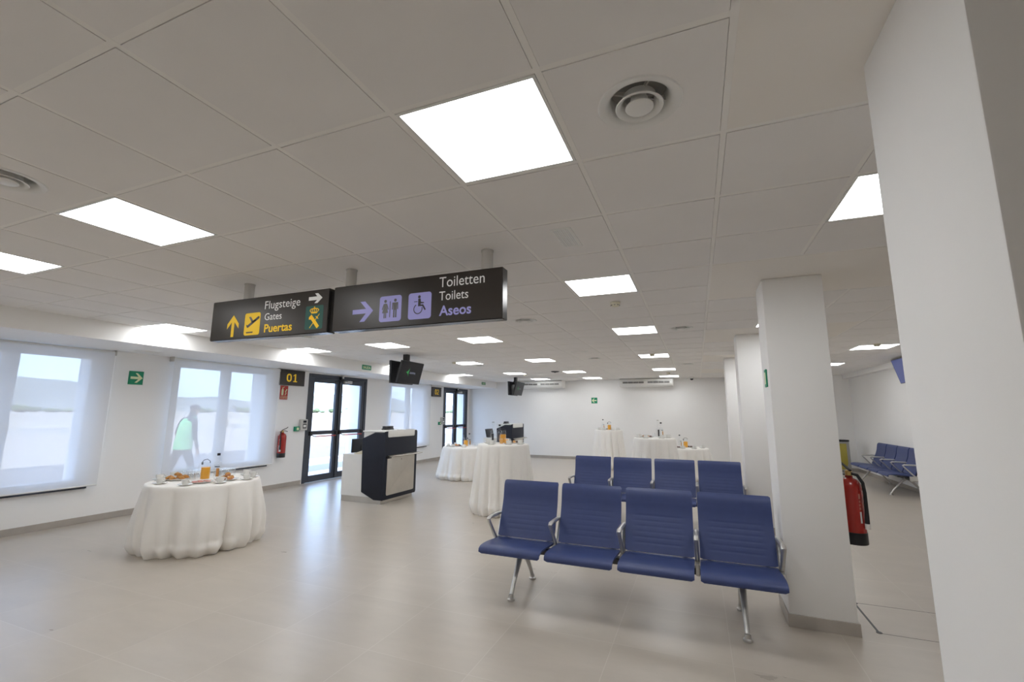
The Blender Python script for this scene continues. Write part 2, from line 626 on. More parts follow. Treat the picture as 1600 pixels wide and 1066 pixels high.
cols = [i for i in range(-10, 9)]
rows = [j for j in range(-6, 25)]
LIGHTS = {(0, 0), (0, 4), (0, 8), (0, 13), (0, 18), (0, 22), (-4, 0), (-4, 4), (-4, 8), (-4, 13), (-4, 18), (-4, 22),
          (-7, 0), (-7, 4), (-7, 8), (-7, 13), (-7, 18), (-7, 22), (-10, 4), (-10, 8), (-10, 13), (-10, 18),
          (3, 2), (3, 8), (3, 13), (3, 18), (6, 13), (6, 18), (-4, -4), (-7, -4)}  # last two: unseen panels added behind the camera to brighten the front
VENTS = {(1, 0), (-4, -1), (-2, 6), (1, 8), (-8, 6), (-2, 13), (1, 16), (-7, 14)}
tl = MB()
HB = 0.012
for i in cols:
    for j in rows:
        xa, xb = X0G + i * 0.6, X0G + (i + 1) * 0.6
        ya, yb = Y0G + j * 0.6, Y0G + (j + 1) * 0.6
        xb = min(xb, XR)
        yb = min(yb, YF)
        if xb - xa < 0.05 or yb - ya < 0.05 or in_band((xa + xb) / 2, (ya + yb) / 2) or (i, j) in LIGHTS:
            continue
        if (i, j) in VENTS:
            hs = 0.3 - HB - 0.0015
            cx_, cy_ = (xa + xb) / 2, (ya + yb) / 2
            n_ = 48
            inner, outer = [], []
            for q in range(n_):
                a_ = 2 * PI * q / n_
                k_ = hs / max(abs(math.cos(a_)), abs(math.sin(a_)))
                inner.append(tl.bm.verts.new((cx_ + 0.125 * math.cos(a_), cy_ + 0.125 * math.sin(a_), H - 0.003)))
                outer.append(tl.bm.verts.new((cx_ + k_ * math.cos(a_), cy_ + k_ * math.sin(a_), H - 0.003)))
            for q in range(n_):
                tl.bm.faces.new((inner[q], outer[q], outer[(q + 1) % n_], inner[(q + 1) % n_]))
            rim = [tl.bm.verts.new((v.co.x, v.co.y, H + 0.025)) for v in outer]
            for q in range(n_):
                tl.bm.faces.new((outer[q], rim[q], rim[(q + 1) % n_], outer[(q + 1) % n_]))
            continue
        tl.box((xa + HB + 0.0015, ya + HB + 0.0015, H - 0.003), (xb - HB - 0.0015, yb - HB - 0.0015, H + 0.012))
ceil = struct('ceiling', MB().box((XW, YB, H + 0.08), (XR, YF, H + 0.3)), GAP)
struct('tiles', tl, TILE, ceil)
gb = MB()
for i in range(-10, 10):
    x = X0G + i * 0.6
    if x > XR:
        break
    ys = [(YB, YF)]
    if BANDX[0] + 0.1 < x < BANDX[1] - 0.1:
        ys = [(YB, -0.6), (0.6, 2.4), (3.6, 5.4), (6.6, 8.4), (9.6, 11.4), (12.6, YF)]
    for a, b in ys:
        gb.box((x - HB, a, H - 0.001), (x + HB, b, H + 0.03))
for j in range(-5, 25):
    yy = Y0G + j * 0.6
    xs = [(BX, XR)]
    if any(a + 0.1 < yy < b - 0.1 for a, b in BANDS):
        xs = [(BX, BANDX[0]), (BANDX[1], XR)]
    for a, b in xs:
        gb.box((a, yy - HB, H - 0.0005), (b, yy + HB, H + 0.03))
struct('grid_bars', gb, TBAR, ceil)
pb = MB()
for a, b in BANDS:
    pb.box((BANDX[0] + HB, a + HB, H - 0.002), (BANDX[1] - HB, b - HB, H + 0.03))
struct('plaster_band', pb, PLASTER, ceil)

# pillars
for i, py in enumerate((-0.155, 2.975, 5.935, 8.9)):
    x0, x1 = (1.618, 2.09) if i == 0 else ((1.628, 2.10) if i != 1 else (1.618, 2.056))
    dp_ = 0.54 if i == 0 else 0.41
    p = MB().box((x0, py, 0), (x1, py + dp_, H - 0.002), 0.006, 2)
    o = struct('pillar', p, WALL, smooth=True)
    s = MB()
    s.box((x0 - 0.011, py - 0.011, 0), (x1 + 0.011, py, SK), 0.002, 1)
    s.box((x0 - 0.011, py, 0), (x0, py + dp_, SK), 0.002, 1)
    s.box((x1, py, 0), (x1 + 0.011, py + dp_, SK), 0.002, 1)
    s.box((x0 - 0.011, py + dp_, 0), (x1 + 0.011, py + dp_ + 0.011, SK), 0.002, 1)
    struct('baseboard', s, SKIRT, o)


# windows (white frames set in the wall) and dark sills
def window(n, a, b):
    gx = -7.30
    t = 0.05
    mb = MB()
    mid = (a + b) / 2
    for lo, hi in (((gx - t, a, WZ0), (gx + t, a + 0.06, WZ1)), ((gx - t, b - 0.06, WZ0), (gx + t, b, WZ1)),
                   ((gx - t, a + 0.06, WZ0), (gx + t, b - 0.06, WZ0 + 0.06)), ((gx - t, a + 0.06, WZ1 - 0.06), (gx + t, b - 0.06, WZ1)),
                   ((gx - t, mid - 0.03, WZ0 + 0.06), (gx + t, mid + 0.03, WZ1 - 0.06))):
        mb.box(lo, hi, 0.004, 1)
    f = struct(f'window_{n}', mb, PVC, smooth=True)
    for s0, s1 in ((a + 0.055, mid - 0.025), (mid + 0.025, b - 0.055)):
        s = MB()
        z0, z1 = WZ0 + 0.055, WZ1 - 0.055
        e = 0.06
        for lo, hi in (((gx - 0.03, s0, z0), (gx + 0.06, s0 + e, z1)), ((gx - 0.03, s1 - e, z0), (gx + 0.06, s1, z1)),
                       ((gx - 0.03, s0 + e, z0), (gx + 0.06, s1 - e, z0 + e)), ((gx - 0.03, s0 + e, z1 - e), (gx + 0.06, s1 - e, z1))):
            s.box(lo, hi, 0.005, 1)
        so = struct('sash', s, PVC, f, True)
        struct('pane', MB().box((gx - 0.008, s0 + e - 0.005, z0 + e - 0.005), (gx + 0.008, s1 - e + 0.005, z1 - e + 0.005)), PANE, so)
    h = MB().box((gx + 0.06, mid + 0.045, 1.37), (gx + 0.07, mid + 0.075, 1.45), 0.004, 1)
    h.tube([(gx + 0.065, mid + 0.06, 1.41), (gx + 0.105, mid + 0.06, 1.41), (gx + 0.11, mid + 0.06, 1.38), (gx + 0.11, mid + 0.06, 1.29)], [0.009, 0.009, 0.011, 0.009], 8)
    struct('handle', h, POLE, f, True)
    s = MB().box((XW - 0.04, a + 0.0, WZ0 - 0.012), (XW + 0.05, b, WZ0 + 0.016), 0.003, 1)
    struct('sill', s, SILL, f)


for n, (a, b) in enumerate(WIN):
    window(n + 1, a, b)


def door(n, a, b):
    gx0, gx1 = -7.29, -7.19
    fr = 0.085
    mb = MB()
    mb.box((gx0, a, 0), (gx1, a + fr, DZ), 0.004, 1)
    mb.box((gx0, b - fr, 0), (gx1, b, DZ), 0.004, 1)
    mb.box((gx0, a + fr, DZ - fr), (gx1, b - fr, DZ), 0.004, 1)
    f = struct(f'door_{n}', mb, ANTH, smooth=True)
    mid = (a + b) / 2
    for side, (s0, s1) in enumerate(((a + fr + 0.004, mid - 0.003), (mid + 0.003, b - fr - 0.004))):
        e = 0.105
        zt = DZ - fr - 0.004
        s = MB()
        for lo, hi in (((-7.275, s0, 0.008), (-7.205, s0 + e, zt)), ((-7.275, s1 - e, 0.008), (-7.205, s1, zt)),
                       ((-7.275, s0 + e, 0.008), (-7.205, s1 - e, 0.15)), ((-7.275, s0 + e, zt - e), (-7.205, s1 - e, zt)), ((-7.275, s0 + e, 1.06), (-7.205, s1 - e, 1.15))):
            s.box(lo, hi, 0.004, 1)
        lf = struct('leaf', s, ANTH, f, True)
        struct('pane', MB().box((-7.25, s0 + e - 0.005, 0.145), (-7.235, s1 - e + 0.005, zt - e + 0.005)), PANE, lf)
        pbm = MB()
        for yy in (s0 + 0.06, s1 - 0.06):
            pbm.box((-7.205, yy - 0.035, 1.045), (-7.15, yy + 0.035, 1.145), 0.012, 2)
        pbm.tube([(-7.16, s0 + 0.06, 1.07), (-7.11, s0 + 0.09, 1.035), (-7.10, s0 + 0.16, 1.03)], 0.011, 8)
        pbm.tube([(-7.16, s1 - 0.06, 1.07), (-7.11, s1 - 0.09, 1.035), (-7.10, s1 - 0.16, 1.03)], 0.011, 8)
        struct('panic_device', pbm, BLACK, lf, True)
        struct('panic_bar', MB().cyl((-7.10, s0 + 0.15, 1.03), (-7.10, s1 - 0.15, 1.03), 0.013, n=10), SRED, lf, True)
    c = MB().box((-7.19, mid - 0.05, DZ - 0.13), (-7.13, mid + 0.05, DZ - 0.02), 0.008, 1)
    c.tube([(-7.16, mid - 0.02, DZ - 0.1), (-7.10, mid - 0.14, DZ - 0.12), (-7.18, mid - 0.2, DZ - 0.14)], 0.008, 6)
    c.tube([(-7.16, mid + 0.02, DZ - 0.1), (-7.10, mid + 0.14, DZ - 0.12), (-7.18, mid + 0.22, DZ - 0.14)], 0.008, 6)
    struct('latch_rod', MB().tube([(-7.19, mid - 0.02, 0.02), (-7.19, mid - 0.02, DZ - 0.1)], 0.012, 8), BLACK, f, True)
    struct('closer_arm', c, BLACK, f, True)
    struct('closer_box', MB().box((-7.19, mid + 0.10, DZ - 0.17), (-7.13, mid + 0.36, DZ - 0.10), 0.006, 1), POLE, f, True)
    struct('sensor', MB().box((-7.19, mid - 0.015, DZ - 0.06), (-7.12, mid + 0.045, DZ + 0.015), 0.006, 1), POLE, f, True)


for n, (a, b) in enumerate(DOOR):
    door(n + 1, a, b)

# floor access hatch: dark joint lines
hm = MB()
for lo, hi in (((2.20, 3.10, 0), (2.215, 3.69, 0.002)), ((2.20, 3.099, 0), (2.85, 3.1025, 0.001)), ((2.20, 3.689, 0), (2.85, 3.692, 0.001))):
    hm.box(lo, hi)
hm.lathe([(0.018, 0), (0.018, 0.0025)], 10, (2.215, 3.68, 0)).lathe([(0.02, 0), (0.02, 0.0025)], 10, (2.21, 3.11, 0))
struct('trim_1', hm, GRILLE)

# outside: airfield, hills, tree line, outer wall return
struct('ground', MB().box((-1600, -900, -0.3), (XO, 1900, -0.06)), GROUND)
random.seed(4)
rows_ = []
for k, (dd, hh) in enumerate(((820, 0), (900, 16), (980, 35), (1080, 52), (1160, 40), (1250, 0))):
    r = []
    for i in range(0, 61):
        yy = -700 + i * 45
        ridge = 0.8 + 0.28 * math.sin(i * 0.31 + 0.6) + 0.12 * math.sin(i * 0.83) + 0.05 * math.sin(i * 2.1 + k)
        r.append((-dd, yy, -1 + hh * ridge))
    rows_.append(r)
struct('hills', MB().grid(rows_), HILL, smooth=True)
tm = MB()
random.seed(9)
for i in range(150):
    yy = -250 + i * 8 + random.uniform(-3, 3)
    hgt = random.uniform(2.5, 6)
    tm.lathe([(0.6, 0), (random.uniform(3, 5), hgt * 0.4), (random.uniform(2, 4), hgt * 0.8), (0, hgt)], 7, (-420 + random.uniform(-20, 20), yy, -0.3))
t_ = tm.build('tree_line', TREES)
tag(t_, 'low dark green tree line far across the airfield', 'trees', kind='stuff')
for i, (hx, hy, wx) in enumerate(((-700, 250, 22), (-690, 520, 24), (-720, 560, 18), (-680, 760, 36))):
    hb = empty('distant_house', (hx, hy, -0.3), 0.2 * i, ('long white house at the foot of the hills', 'wide white house below the ridge', 'small white house among the far trees', 'long pale building at far end of the airfield')[i], 'house', 'far houses')
    MB().box((-5, -wx / 2, 0), (5, wx / 2, 7)).build('wall', EXTW, hb, False)
    MB().prism([(-6, 7), (6, 7), (0, 10)], wx + 2, frame_m((0, -wx / 2 - 1 + wx + 2, 0), (1, 0, 0), (0, 0, 1))).build('roof', HILL, hb, False)


# ------------------------------------------------------------------ ceiling fittings
def light_proto():
    r = empty('ceiling_light', (0, 0, H), 0)
    f = MB()
    for lo, hi in (((-0.287, -0.287, -0.004), (0.287, -0.274, 0.02)), ((-0.287, 0.274, -0.004), (0.287, 0.287, 0.02)),
                   ((-0.287, -0.274, -0.004), (-0.274, 0.274, 0.02)), ((0.274, -0.274, -0.004), (0.287, 0.274, 0.02))):
        f.box(lo, hi)
    f.build('frame', WHITE, r, False)
    MB().box((-0.274, -0.274, -0.001), (0.274, 0.274, 0.018)).build('diffuser', PANEL, r, False)
    return r


LLAB = {
    (0, 0): 'square lit ceiling panel beside the round vent, the largest and nearest one',
    (0, 4): 'square lit ceiling panel with a smoke detector just behind it',
    (0, 8): 'lit ceiling panel third from the camera in the row left of the pillars',
    (0, 13): 'lit ceiling panel overlapped by a smoke detector, fourth in the row left of the pillars',
    (0, 18): 'next to last lit ceiling panel of the row left of the pillars',
    (0, 22): 'last lit ceiling panel left of the pillars, above the right air conditioner',
    (-4, 0): 'wide lit ceiling panel left of the largest one, above the gates sign',
    (-4, 4): 'lit ceiling panel behind the toilets sign, mostly covered by it',
    (-4, 8): 'lit ceiling panel just below and behind the toilets sign',
    (-4, 13): 'lit ceiling panel mid room, next farther than the one below the toilets sign',
    (-4, 18): 'small lit ceiling panel right of the dark ceiling sensor',
    (-4, 22): 'farthest lit ceiling panel between the two air conditioners',
    (-7, 0): 'lit ceiling panel cut by the left edge of the photo',
    (-7, 4): 'lit ceiling panel behind the gates sign, mostly covered by it',
    (-7, 8): 'lit ceiling panel just left of the nearer pair of hanging screens',
    (-7, 13): 'lit ceiling panel right of the nearer hanging screens, detector at its corner',
    (-7, 18): 'lit ceiling panel just above the farther pair of hanging screens',
    (-7, 22): 'thin lit ceiling panel over the left air conditioner',
    (-10, 4): 'lit ceiling panel against the bulkhead above the second window',
    (-10, 8): 'lit ceiling panel against the bulkhead beside the exit sign of the first door',
    (-10, 13): 'lit ceiling panel against the bulkhead above the second numbered door',
    (-10, 18): 'farthest lit ceiling panel against the bulkhead, next to the far exit sign',
    (3, 2): 'lit ceiling panel cut by the big near pillar at right',
    (3, 8): 'lit ceiling panel peeping out left of the second pillar',
    (3, 13): 'lit ceiling panel hidden behind the row of pillars',
    (3, 18): 'tiny lit ceiling panel left of the farthest pillar',
    (6, 13): 'lit ceiling panel between two pillars at right, with a detector on its edge',
    (-4, -4): 'unseen lit panel added behind the camera for more light, on its left',
    (-7, -4): 'unseen lit panel added behind the camera for more light, near the windows',
    (6, 18): 'small lit ceiling panel at right edge of the second pillar',
}
lp = None
for (i, j) in sorted(LIGHTS):
    loc = (X0G + (i + 0.5) * 0.6, (j + 0.5) * 0.6, H)
    if lp is None:
        lp = light_proto()
        lp.location = loc
        tag(lp, LLAB[(i, j)], 'ceiling light', 'square ceiling light panels')
    else:
        copy_thing(lp, loc, 0, LLAB[(i, j)])


def vent_proto():
    r = empty('ceiling_vent', (0, 0, H), 0)
    MB().lathe([(0.150, 0.0), (0.153, -0.004), (0.149, -0.008), (0.128, -0.007), (0.112, 0.004), (0.104, 0.024), (0.102, 0.06), (0.106, 0.06), (0.109, 0.026), (0.117, 0.008), (0.13, 0.0)], 48, cap0=False, cap1=False).build('outer_ring', WHITE, r)
    MB().lathe([(0.0, 0.062), (0.105, 0.062), (0.105, 0.058), (0.0, 0.058)], 48, cap0=False, cap1=False).build('throat', THROAT, r)
    MB().lathe([(0.056, 0.030), (0.060, 0.006), (0.072, -0.012), (0.085, -0.018), (0.087, -0.014), (0.076, -0.008), (0.064, 0.008), (0.060, 0.030)], 48, cap0=False, cap1=False).build('middle_ring', WHITE, r)
    MB().lathe([(0.0, -0.022), (0.044, -0.022), (0.051, -0.018), (0.050, -0.013), (0.036, -0.004), (0.028, 0.03), (0.0, 0.03)], 40).build('centre_disc', WHITE, r)
    sp_ = MB()
    for k_ in range(4):
        sp_.box((0.02, -0.003, 0.024), (0.104, 0.003, 0.040), m=Matrix.Rotation(k_ * PI / 2 + 0.5, 4, 'Z'))
    sp_.build('spokes', POLE, r, False)
    return r


VL = [((0.908, 0.3), 'round white ceiling vent beside the largest light panel'),
      ((-2.092, -0.3), 'round white ceiling vent cut by the left edge of the photo'),
      ((-0.892, 3.9), 'round white ceiling vent right of the toilets sign, lower edge'),
      ((0.908, 5.1), 'round ceiling vent next to the pillar side of the light row'),
      ((-4.492, 3.9), 'round ceiling vent just under the gates sign edge'),
      ((-0.892, 8.1), 'flat round ceiling vent near the middle of the far ceiling'),
      ((0.908, 9.9), 'faint round ceiling vent far back near the third pillar'),
      ((-3.892, 8.7), 'faint round ceiling vent behind the nearer hanging screens')]
vp = None
for (x, y), lab in VL:
    if vp is None:
        vp = vent_proto()
        vp.location = (x, y, H)
        tag(vp, lab, 'air vent', 'round ceiling vents')
    else:
        copy_thing(vp, (x, y, H), 0, lab)


def smoke_proto():
    r = empty('smoke_detector', (0, 0, H), 0)
    MB().lathe([(0.05, -0.012), (0.052, 0.0)], 28).build('base', CREAM, r)
    MB().lathe([(0.0, -0.046), (0.032, -0.046), (0.040, -0.040), (0.046, -0.028), (0.048, -0.012), (0.05, -0.012)], 28, cap1=True).build('head', CREAM, r)
    s = MB()
    for k in range(8):
        a = k * PI / 4
        s.box((-0.009, 0.036, -0.038), (0.009, 0.0475, -0.033), m=Matrix.Rotation(a, 4, 'Z'))
    s.build('slots', GRILLE, r, False)
    return r


SL = [((0.318, 3.35), 'cream smoke detector just behind the second light panel'),
      ((0.30, 7.79), 'smoke detector overlapping a lit panel, in the row of lights by the pillars'),
      ((0.357, 12.1), 'small smoke detector far back between the last two light panels'),
      ((-4.06, 7.75), 'smoke detector at the left corner of a lit panel right of the nearer screens'),
      ((-3.72, 11.5), 'small smoke detector above the farther hanging screens'),
      ((3.82, 7.66), 'smoke detector over the lit panel between two pillars at right')]
sp = None
for (x, y), lab in SL:
    if sp is None:
        sp = smoke_proto()
        sp.location = (x, y, H)
        tag(sp, lab, 'smoke detector', 'cream smoke detectors')
    else:
        copy_thing(sp, (x, y, H), 0, lab)


def emergency_proto():
    r = empty('emergency_lamp', (0, 0, H), 0)
    f = MB()
    for lo, hi in (((-0.068, -0.17, -0.006), (0.068, -0.145, 0.003)), ((-0.068, 0.145, -0.006), (0.068, 0.17, 0.003)),
                   ((-0.068, -0.145, -0.006), (-0.048, 0.145, 0.003)), ((0.048, -0.145, -0.006), (0.068, 0.145, 0.003))):
        f.box(lo, hi, 0.002, 1)
    f.build('frame', WHITE, r)
    MB().box((-0.048, -0.145, -0.004), (0.048, 0.145, 0.002)).build('lens', PVC, r, False)
    rr = MB()
    for k in range(-3, 4):
        rr.box((k * 0.013 - 0.002, -0.14, -0.007), (k * 0.013 + 0.002, 0.14, -0.004))
    rr.build('ribs', WHITE, r, False)
    return r


ep = emergency_proto()
ep.location = (0.312, 1.467, H)
tag(ep, 'small rectangular slotted emergency lamp in the ceiling tile nearest the camera', 'emergency lamp', 'slotted ceiling lamps')
copy_thing(ep, (-0.95, 6.97, H), PI / 2, 'tiny white emergency lamp in the ceiling beyond the toilets sign')
copy_thing(ep, (-4.45, 6.85, H), PI / 2, 'white emergency lamp in the ceiling behind the nearer hanging screens')
el2 = copy_thing(ep, (-6.75, 3.0, BZ), 0, 'flat white emergency lamp under the bulkhead, right of the first window')
copy_thing(ep, (-6.65, 7.75, BZ), 0, 'flat white emergency lamp under the bulkhead above the first numbered door')
sr = empty('motion_sensor', (-2.55, 10.75, H), 0, 'dark flat round sensor on the far ceiling', 'sensor')
MB().lathe([(0.0, -0.03), (0.09, -0.028), (0.115, -0.012), (0.12, 0)], 28).build('housing', BEAM, sr)
MB().lathe([(0.0, -0.045), (0.03, -0.04), (0.045, -0.029)], 20).build('lens', BLACK, sr)
dc = empty('dome_camera', (0.95, 14.0, H), 0, 'white dome security camera with black eye on far ceiling', 'security camera')
MB().lathe([(0.05, -0.055), (0.062, -0.05), (0.066, 0.0)], 24).build('body', WHITE, dc)
MB().lathe([(0.0, -0.105), (0.025, -0.1), (0.044, -0.082), (0.052, -0.055)], 24).build('eye', BLACK, dc)


# air conditioners under the ceiling at the far wall
def ac_proto():
    r = empty('air_conditioner', (0, YF, 0), 0)
    pr_ = [(0, 2.735), (-0.42, 2.735), (-0.47, 2.70), (-0.47, 2.60), (-0.40, 2.50), (-0.30, 2.47), (0, 2.47)]
    MB().prism(pr_, 1.60, frame_m((-0.80, 0, 0), (0, 1, 0), (0, 0, 1)), 0.006).build('body', WHITE, r)
    for sx in (-1, 1):
        MB().prism([(p[0] * 1.01, p[1]) for p in pr_], 0.05, frame_m((sx * 0.825 - 0.025, 0, 0), (0, 1, 0), (0, 0, 1)), 0.01).build('end_cap', WHITE, r)
    for sx in (-1, 1):
        x0, x1 = (-0.74, -0.06) if sx < 0 else (0.06, 0.74)
        g = MB().box((x0, -0.475, 2.575), (x1, -0.455, 2.63), 0.004, 1)
        go = g.build('outlet', GRILLE, r)
        l = MB().box((x0, -0.483, 2.598), (x1, -0.472, 2.606))
        for q in range(5):
            xx = x0 + (x1 - x0) * q / 4
            l.box((xx - 0.006, -0.481, 2.575), (xx + 0.006, -0.470, 2.63))
        l.build('louvre', POLE, go, False)
    MB().box((-0.80, -0.474, 2.655), (0.80, -0.468, 2.66)).build('seam', GRILLE, r, False)
    return r


ac = ac_proto()
ac.location = (-0.46, YF, 0)
tag(ac, 'white air conditioner high on far wall, right of the hanging screens', 'air conditioner', 'air conditioners on the far wall')
copy_thing(ac, (-4.15, YF, 0), 0, 'white air conditioner high on far wall, partly behind the farther screens')


# ------------------------------------------------------------------ hanging signs
def sign_box(name, x0, x1, poles, label):
    y0, y1, z0, z1 = 1.45, 1.54, 2.226, 2.592
    r = empty(name, ((x0 + x1) / 2, 1.495, z1), 0, label, 'sign')
    cx = (x0 + x1) / 2
    b = MB().box((x0 - cx, y0 - 1.495 + 0.004, z0 - z1), (x1 - cx, y1 - 1.495, 0), 0.004, 1)
    b.build('panel', SIGNED, r)
    MB().box((x0 - cx + 0.004, -0.0455, z0 - z1 + 0.006), (x1 - cx - 0.004, -0.040, -0.006)).build('face', SIGNBK, r, False)
    for px in poles:
        MB().cyl((px - cx, 0, 0), (px - cx, 0, H - 0.004 - z1), 0.041, n=24).build('pole', POLE, r)
        MB().cyl((px - cx, 0, H - 0.010 - z1), (px - cx, 0, H - 0.003 - z1), 0.046, n=24).build('pole_collar', POLE, r)
    return r, frame_m((x0 - cx, -0.0456, z0 - z1), (1, 0, 0), (0, 0, 1))


def arrow_pts(tip, d, L, W, T, hl):
    """chevron arrow: tip point, direction d, total length, head half width, stroke, head depth"""
    d = Vector(d).normalized()
    n = Vector((-d.y, d.x))
    t = Vector(tip)
    k = T * 1.25
    P = [t, t - d * hl + n * W, t - d * (hl + k) + n * W, t - d * (k * 1.0 + T * 0.2) + n * T / 2 - d * T * 0.25, t - d * L + n * T / 2, t - d * L - n * T / 2,
         t - d * (k * 1.0 + T * 0.2) - n * T / 2 - d * T * 0.25, t - d * (hl + k) - n * W, t - d * hl - n * W]
    return [(p.x, p.y) for p in P]


sg, m = sign_box('gates_sign', -3.06, -1.672, [-2.663], 'dark hanging sign with yellow arrow pointing ahead to the gates')
up_arrow = [(0.276, 0.222), (0.349, 0.142), (0.349, 0.098), (0.293, 0.160), (0.293, 0.024), (0.259, 0.024), (0.259, 0.160), (0.203, 0.098), (0.203, 0.142)]
up_arrow = [(x + 0.014, y) for x, y in up_arrow]
MB().prism(up_arrow, 0.001, m).build('arrow', YEL, sg, False)
sq = MB().prism(rrect(0.438, 0.027, 0.627, 0.226, 0.02), 0.001, m).build('pictogram', YEL, sg, False)
pl = MB()
m2 = m @ Matrix.Translation((0, 0, 0.0012))
pl.prism(bar2(0.480, 0.105, 0.606, 0.180, 0.024), 0.0006, m2)
pl.prism([(0.532, 0.126), (0.548, 0.150), (0.510, 0.194), (0.488, 0.190), (0.512, 0.158)], 0.0006, m2)
pl.prism([(0.490, 0.098), (0.478, 0.116), (0.464, 0.124), (0.462, 0.116), (0.474, 0.094)], 0.0006, m2)
pl.prism([(0.540, 0.140), (0.580, 0.152), (0.586, 0.168), (0.556, 0.162)], 0.0006, m2)
pl.prism(circ(0.606, 0.180, 0.012, 12), 0.0006, m2)
pl.prism(bar2(0.468, 0.052, 0.548, 0.052, 0.012), 0.0006, m2)
pl.build('aeroplane', SIGNBK, sq, False)
text('Flugsteige', 0.075, m @ Matrix.Translation((0.672, 0.247, 0)), SWHITE, sg, 0.408)
text('Gates', 0.064, m @ Matrix.Translation((0.68, 0.148, 0)), SWHITE, sg, 0.20)
text('Puertas', 0.073, m @ Matrix.Translation((0.686, 0.042, 0)), YEL, sg, 0.322, bold=0.02)
MB().prism([(1.318, 0.293), (1.268, 0.335), (1.236, 0.335), (1.262, 0.308), (1.172, 0.308), (1.172, 0.278), (1.262, 0.278), (1.236, 0.252), (1.268, 0.252)], 0.001, m).build('side_arrow', SWHITE, sg, False)
gq = MB().prism(rrect(1.148, 0.034, 1.338, 0.231, 0.015), 0.001, m).build('crest_plate', SGREEN, sg, False)
cr = MB()
cr.prism([(1.212, 0.166), (1.273, 0.166), (1.276, 0.177), (1.209, 0.177)], 0.0006, m2)
for k in range(5):
    x_ = 1.2105 + k * 0.016
    xt = 1.2425 + (x_ - 1.2425) * 1.5
    for p_, q_ in (((x_, 0.177), (xt, 0.192)), ((xt, 0.192), (1.2425 + (xt - 1.2425) * 0.7, 0.204)), ((1.2425 + (xt - 1.2425) * 0.7, 0.204), (1.2425, 0.208))):
        if abs(p_[0] - q_[0]) + abs(p_[1] - q_[1]) > 1e-5:
            cr.prism(bar2(*p_, *q_, 0.0065), 0.0006, m2)
cr.prism(bar2(1.2425, 0.206, 1.2425, 0.224, 0.005), 0.0006, m2)
cr.prism(bar2(1.236, 0.217, 1.249, 0.217, 0.004), 0.0006, m2)
cr.prism(bar2(1.204, 0.148, 1.292, 0.048, 0.030), 0.0006, m2)
cr.prism(bar2(1.190, 0.128, 1.215, 0.126, 0.022), 0.0006, m2)
cr.prism(bar2(1.202, 0.046, 1.300, 0.158, 0.006), 0.0006, m2)
cr.prism(bar2(1.262, 0.140, 1.290, 0.118, 0.007), 0.0006, m2)
cr.build('crest', YEL, gq, False)

sg, m = sign_box('toilets_sign', -1.62, -0.14, [-1.496, -0.278], 'dark hanging sign with lilac arrow pointing right to the toilets')
m2 = m @ Matrix.Translation((0, 0, 0.0012))
MB().prism([(0.398, 0.142), (0.318, 0.220), (0.272, 0.220), (0.330, 0.160), (0.200, 0.160), (0.200, 0.124), (0.330, 0.124), (0.272, 0.060), (0.318, 0.060)], 0.001, m).build('arrow', LIL, sg, False)
s1 = MB().prism(rrect(0.458, 0.044, 0.658, 0.243, 0.022), 0.001, m).build('pictogram', LIL, sg, False)
f = MB()
f.prism(circ(0.512, 0.203, 0.0125, 14), 0.0006, m2)
f.prism([(0.502, 0.186), (0.522, 0.186), (0.527, 0.158), (0.539, 0.112), (0.485, 0.112), (0.497, 0.158)], 0.0006, m2)
f.prism(bar2(0.500, 0.182, 0.484, 0.138, 0.008), 0.0006, m2)
f.prism(bar2(0.524, 0.182, 0.540, 0.138, 0.008), 0.0006, m2)
f.prism(bar2(0.505, 0.112, 0.505, 0.072, 0.010), 0.0006, m2)
f.prism(bar2(0.519, 0.112, 0.519, 0.072, 0.010), 0.0006, m2)
f.prism(bar2(0.556, 0.200, 0.556, 0.076, 0.007), 0.0006, m2)
f.prism(circ(0.602, 0.205, 0.0125, 14), 0.0006, m2)
f.prism([(0.584, 0.188), (0.620, 0.188), (0.618, 0.130), (0.586, 0.130)], 0.0006, m2)
f.prism(bar2(0.580, 0.188, 0.578, 0.134, 0.008), 0.0006, m2)
f.prism(bar2(0.624, 0.188, 0.626, 0.134, 0.008), 0.0006, m2)
f.prism(bar2(0.593, 0.132, 0.593, 0.072, 0.013), 0.0006, m2)
f.prism(bar2(0.611, 0.132, 0.611, 0.072, 0.013), 0.0006, m2)
f.build('figures', SIGNBK, s1, False)
s2 = MB().prism(rrect(0.720, 0.044, 0.918, 0.243, 0.022), 0.001, m).build('pictogram', LIL, sg, False)
f = MB()
f.prism(circ(0.815, 0.211, 0.0115, 14), 0.0006, m2)
f.prism([(0.806, 0.198), (0.826, 0.198), (0.830, 0.172), (0.856, 0.168), (0.856, 0.160), (0.828, 0.160), (0.828, 0.150), (0.806, 0.150)], 0.0006, m2)
f.prism([(0.806, 0.152), (0.850, 0.152), (0.874, 0.112), (0.864, 0.106), (0.842, 0.140), (0.806, 0.140)], 0.0006, m2)
ri, ro = 0.032, 0.039
n_ = 26
ang = [math.radians(118 + (378 - 118) * i / n_) for i in range(n_ + 1)]
for i in range(n_):
    a0, a1 = ang[i], ang[i + 1]
    f.prism([(0.806 + ri * math.cos(a0), 0.120 + ri * math.sin(a0)), (0.806 + ro * math.cos(a0), 0.120 + ro * math.sin(a0)),
             (0.806 + ro * math.cos(a1), 0.120 + ro * math.sin(a1)), (0.806 + ri * math.cos(a1), 0.120 + ri * math.sin(a1))], 0.0006, m2)
f.prism(bar2(0.770, 0.176, 0.800, 0.176, 0.005), 0.0006, m2)
f.build('wheelchair_user', SIGNBK, s2, False)
text('Toiletten', 0.080, m @ Matrix.Translation((0.982, 0.265, 0)), SWHITE, sg, 0.364)
text('Toilets', 0.070, m @ Matrix.Translation((0.984, 0.167, 0)), SWHITE, sg, 0.236)
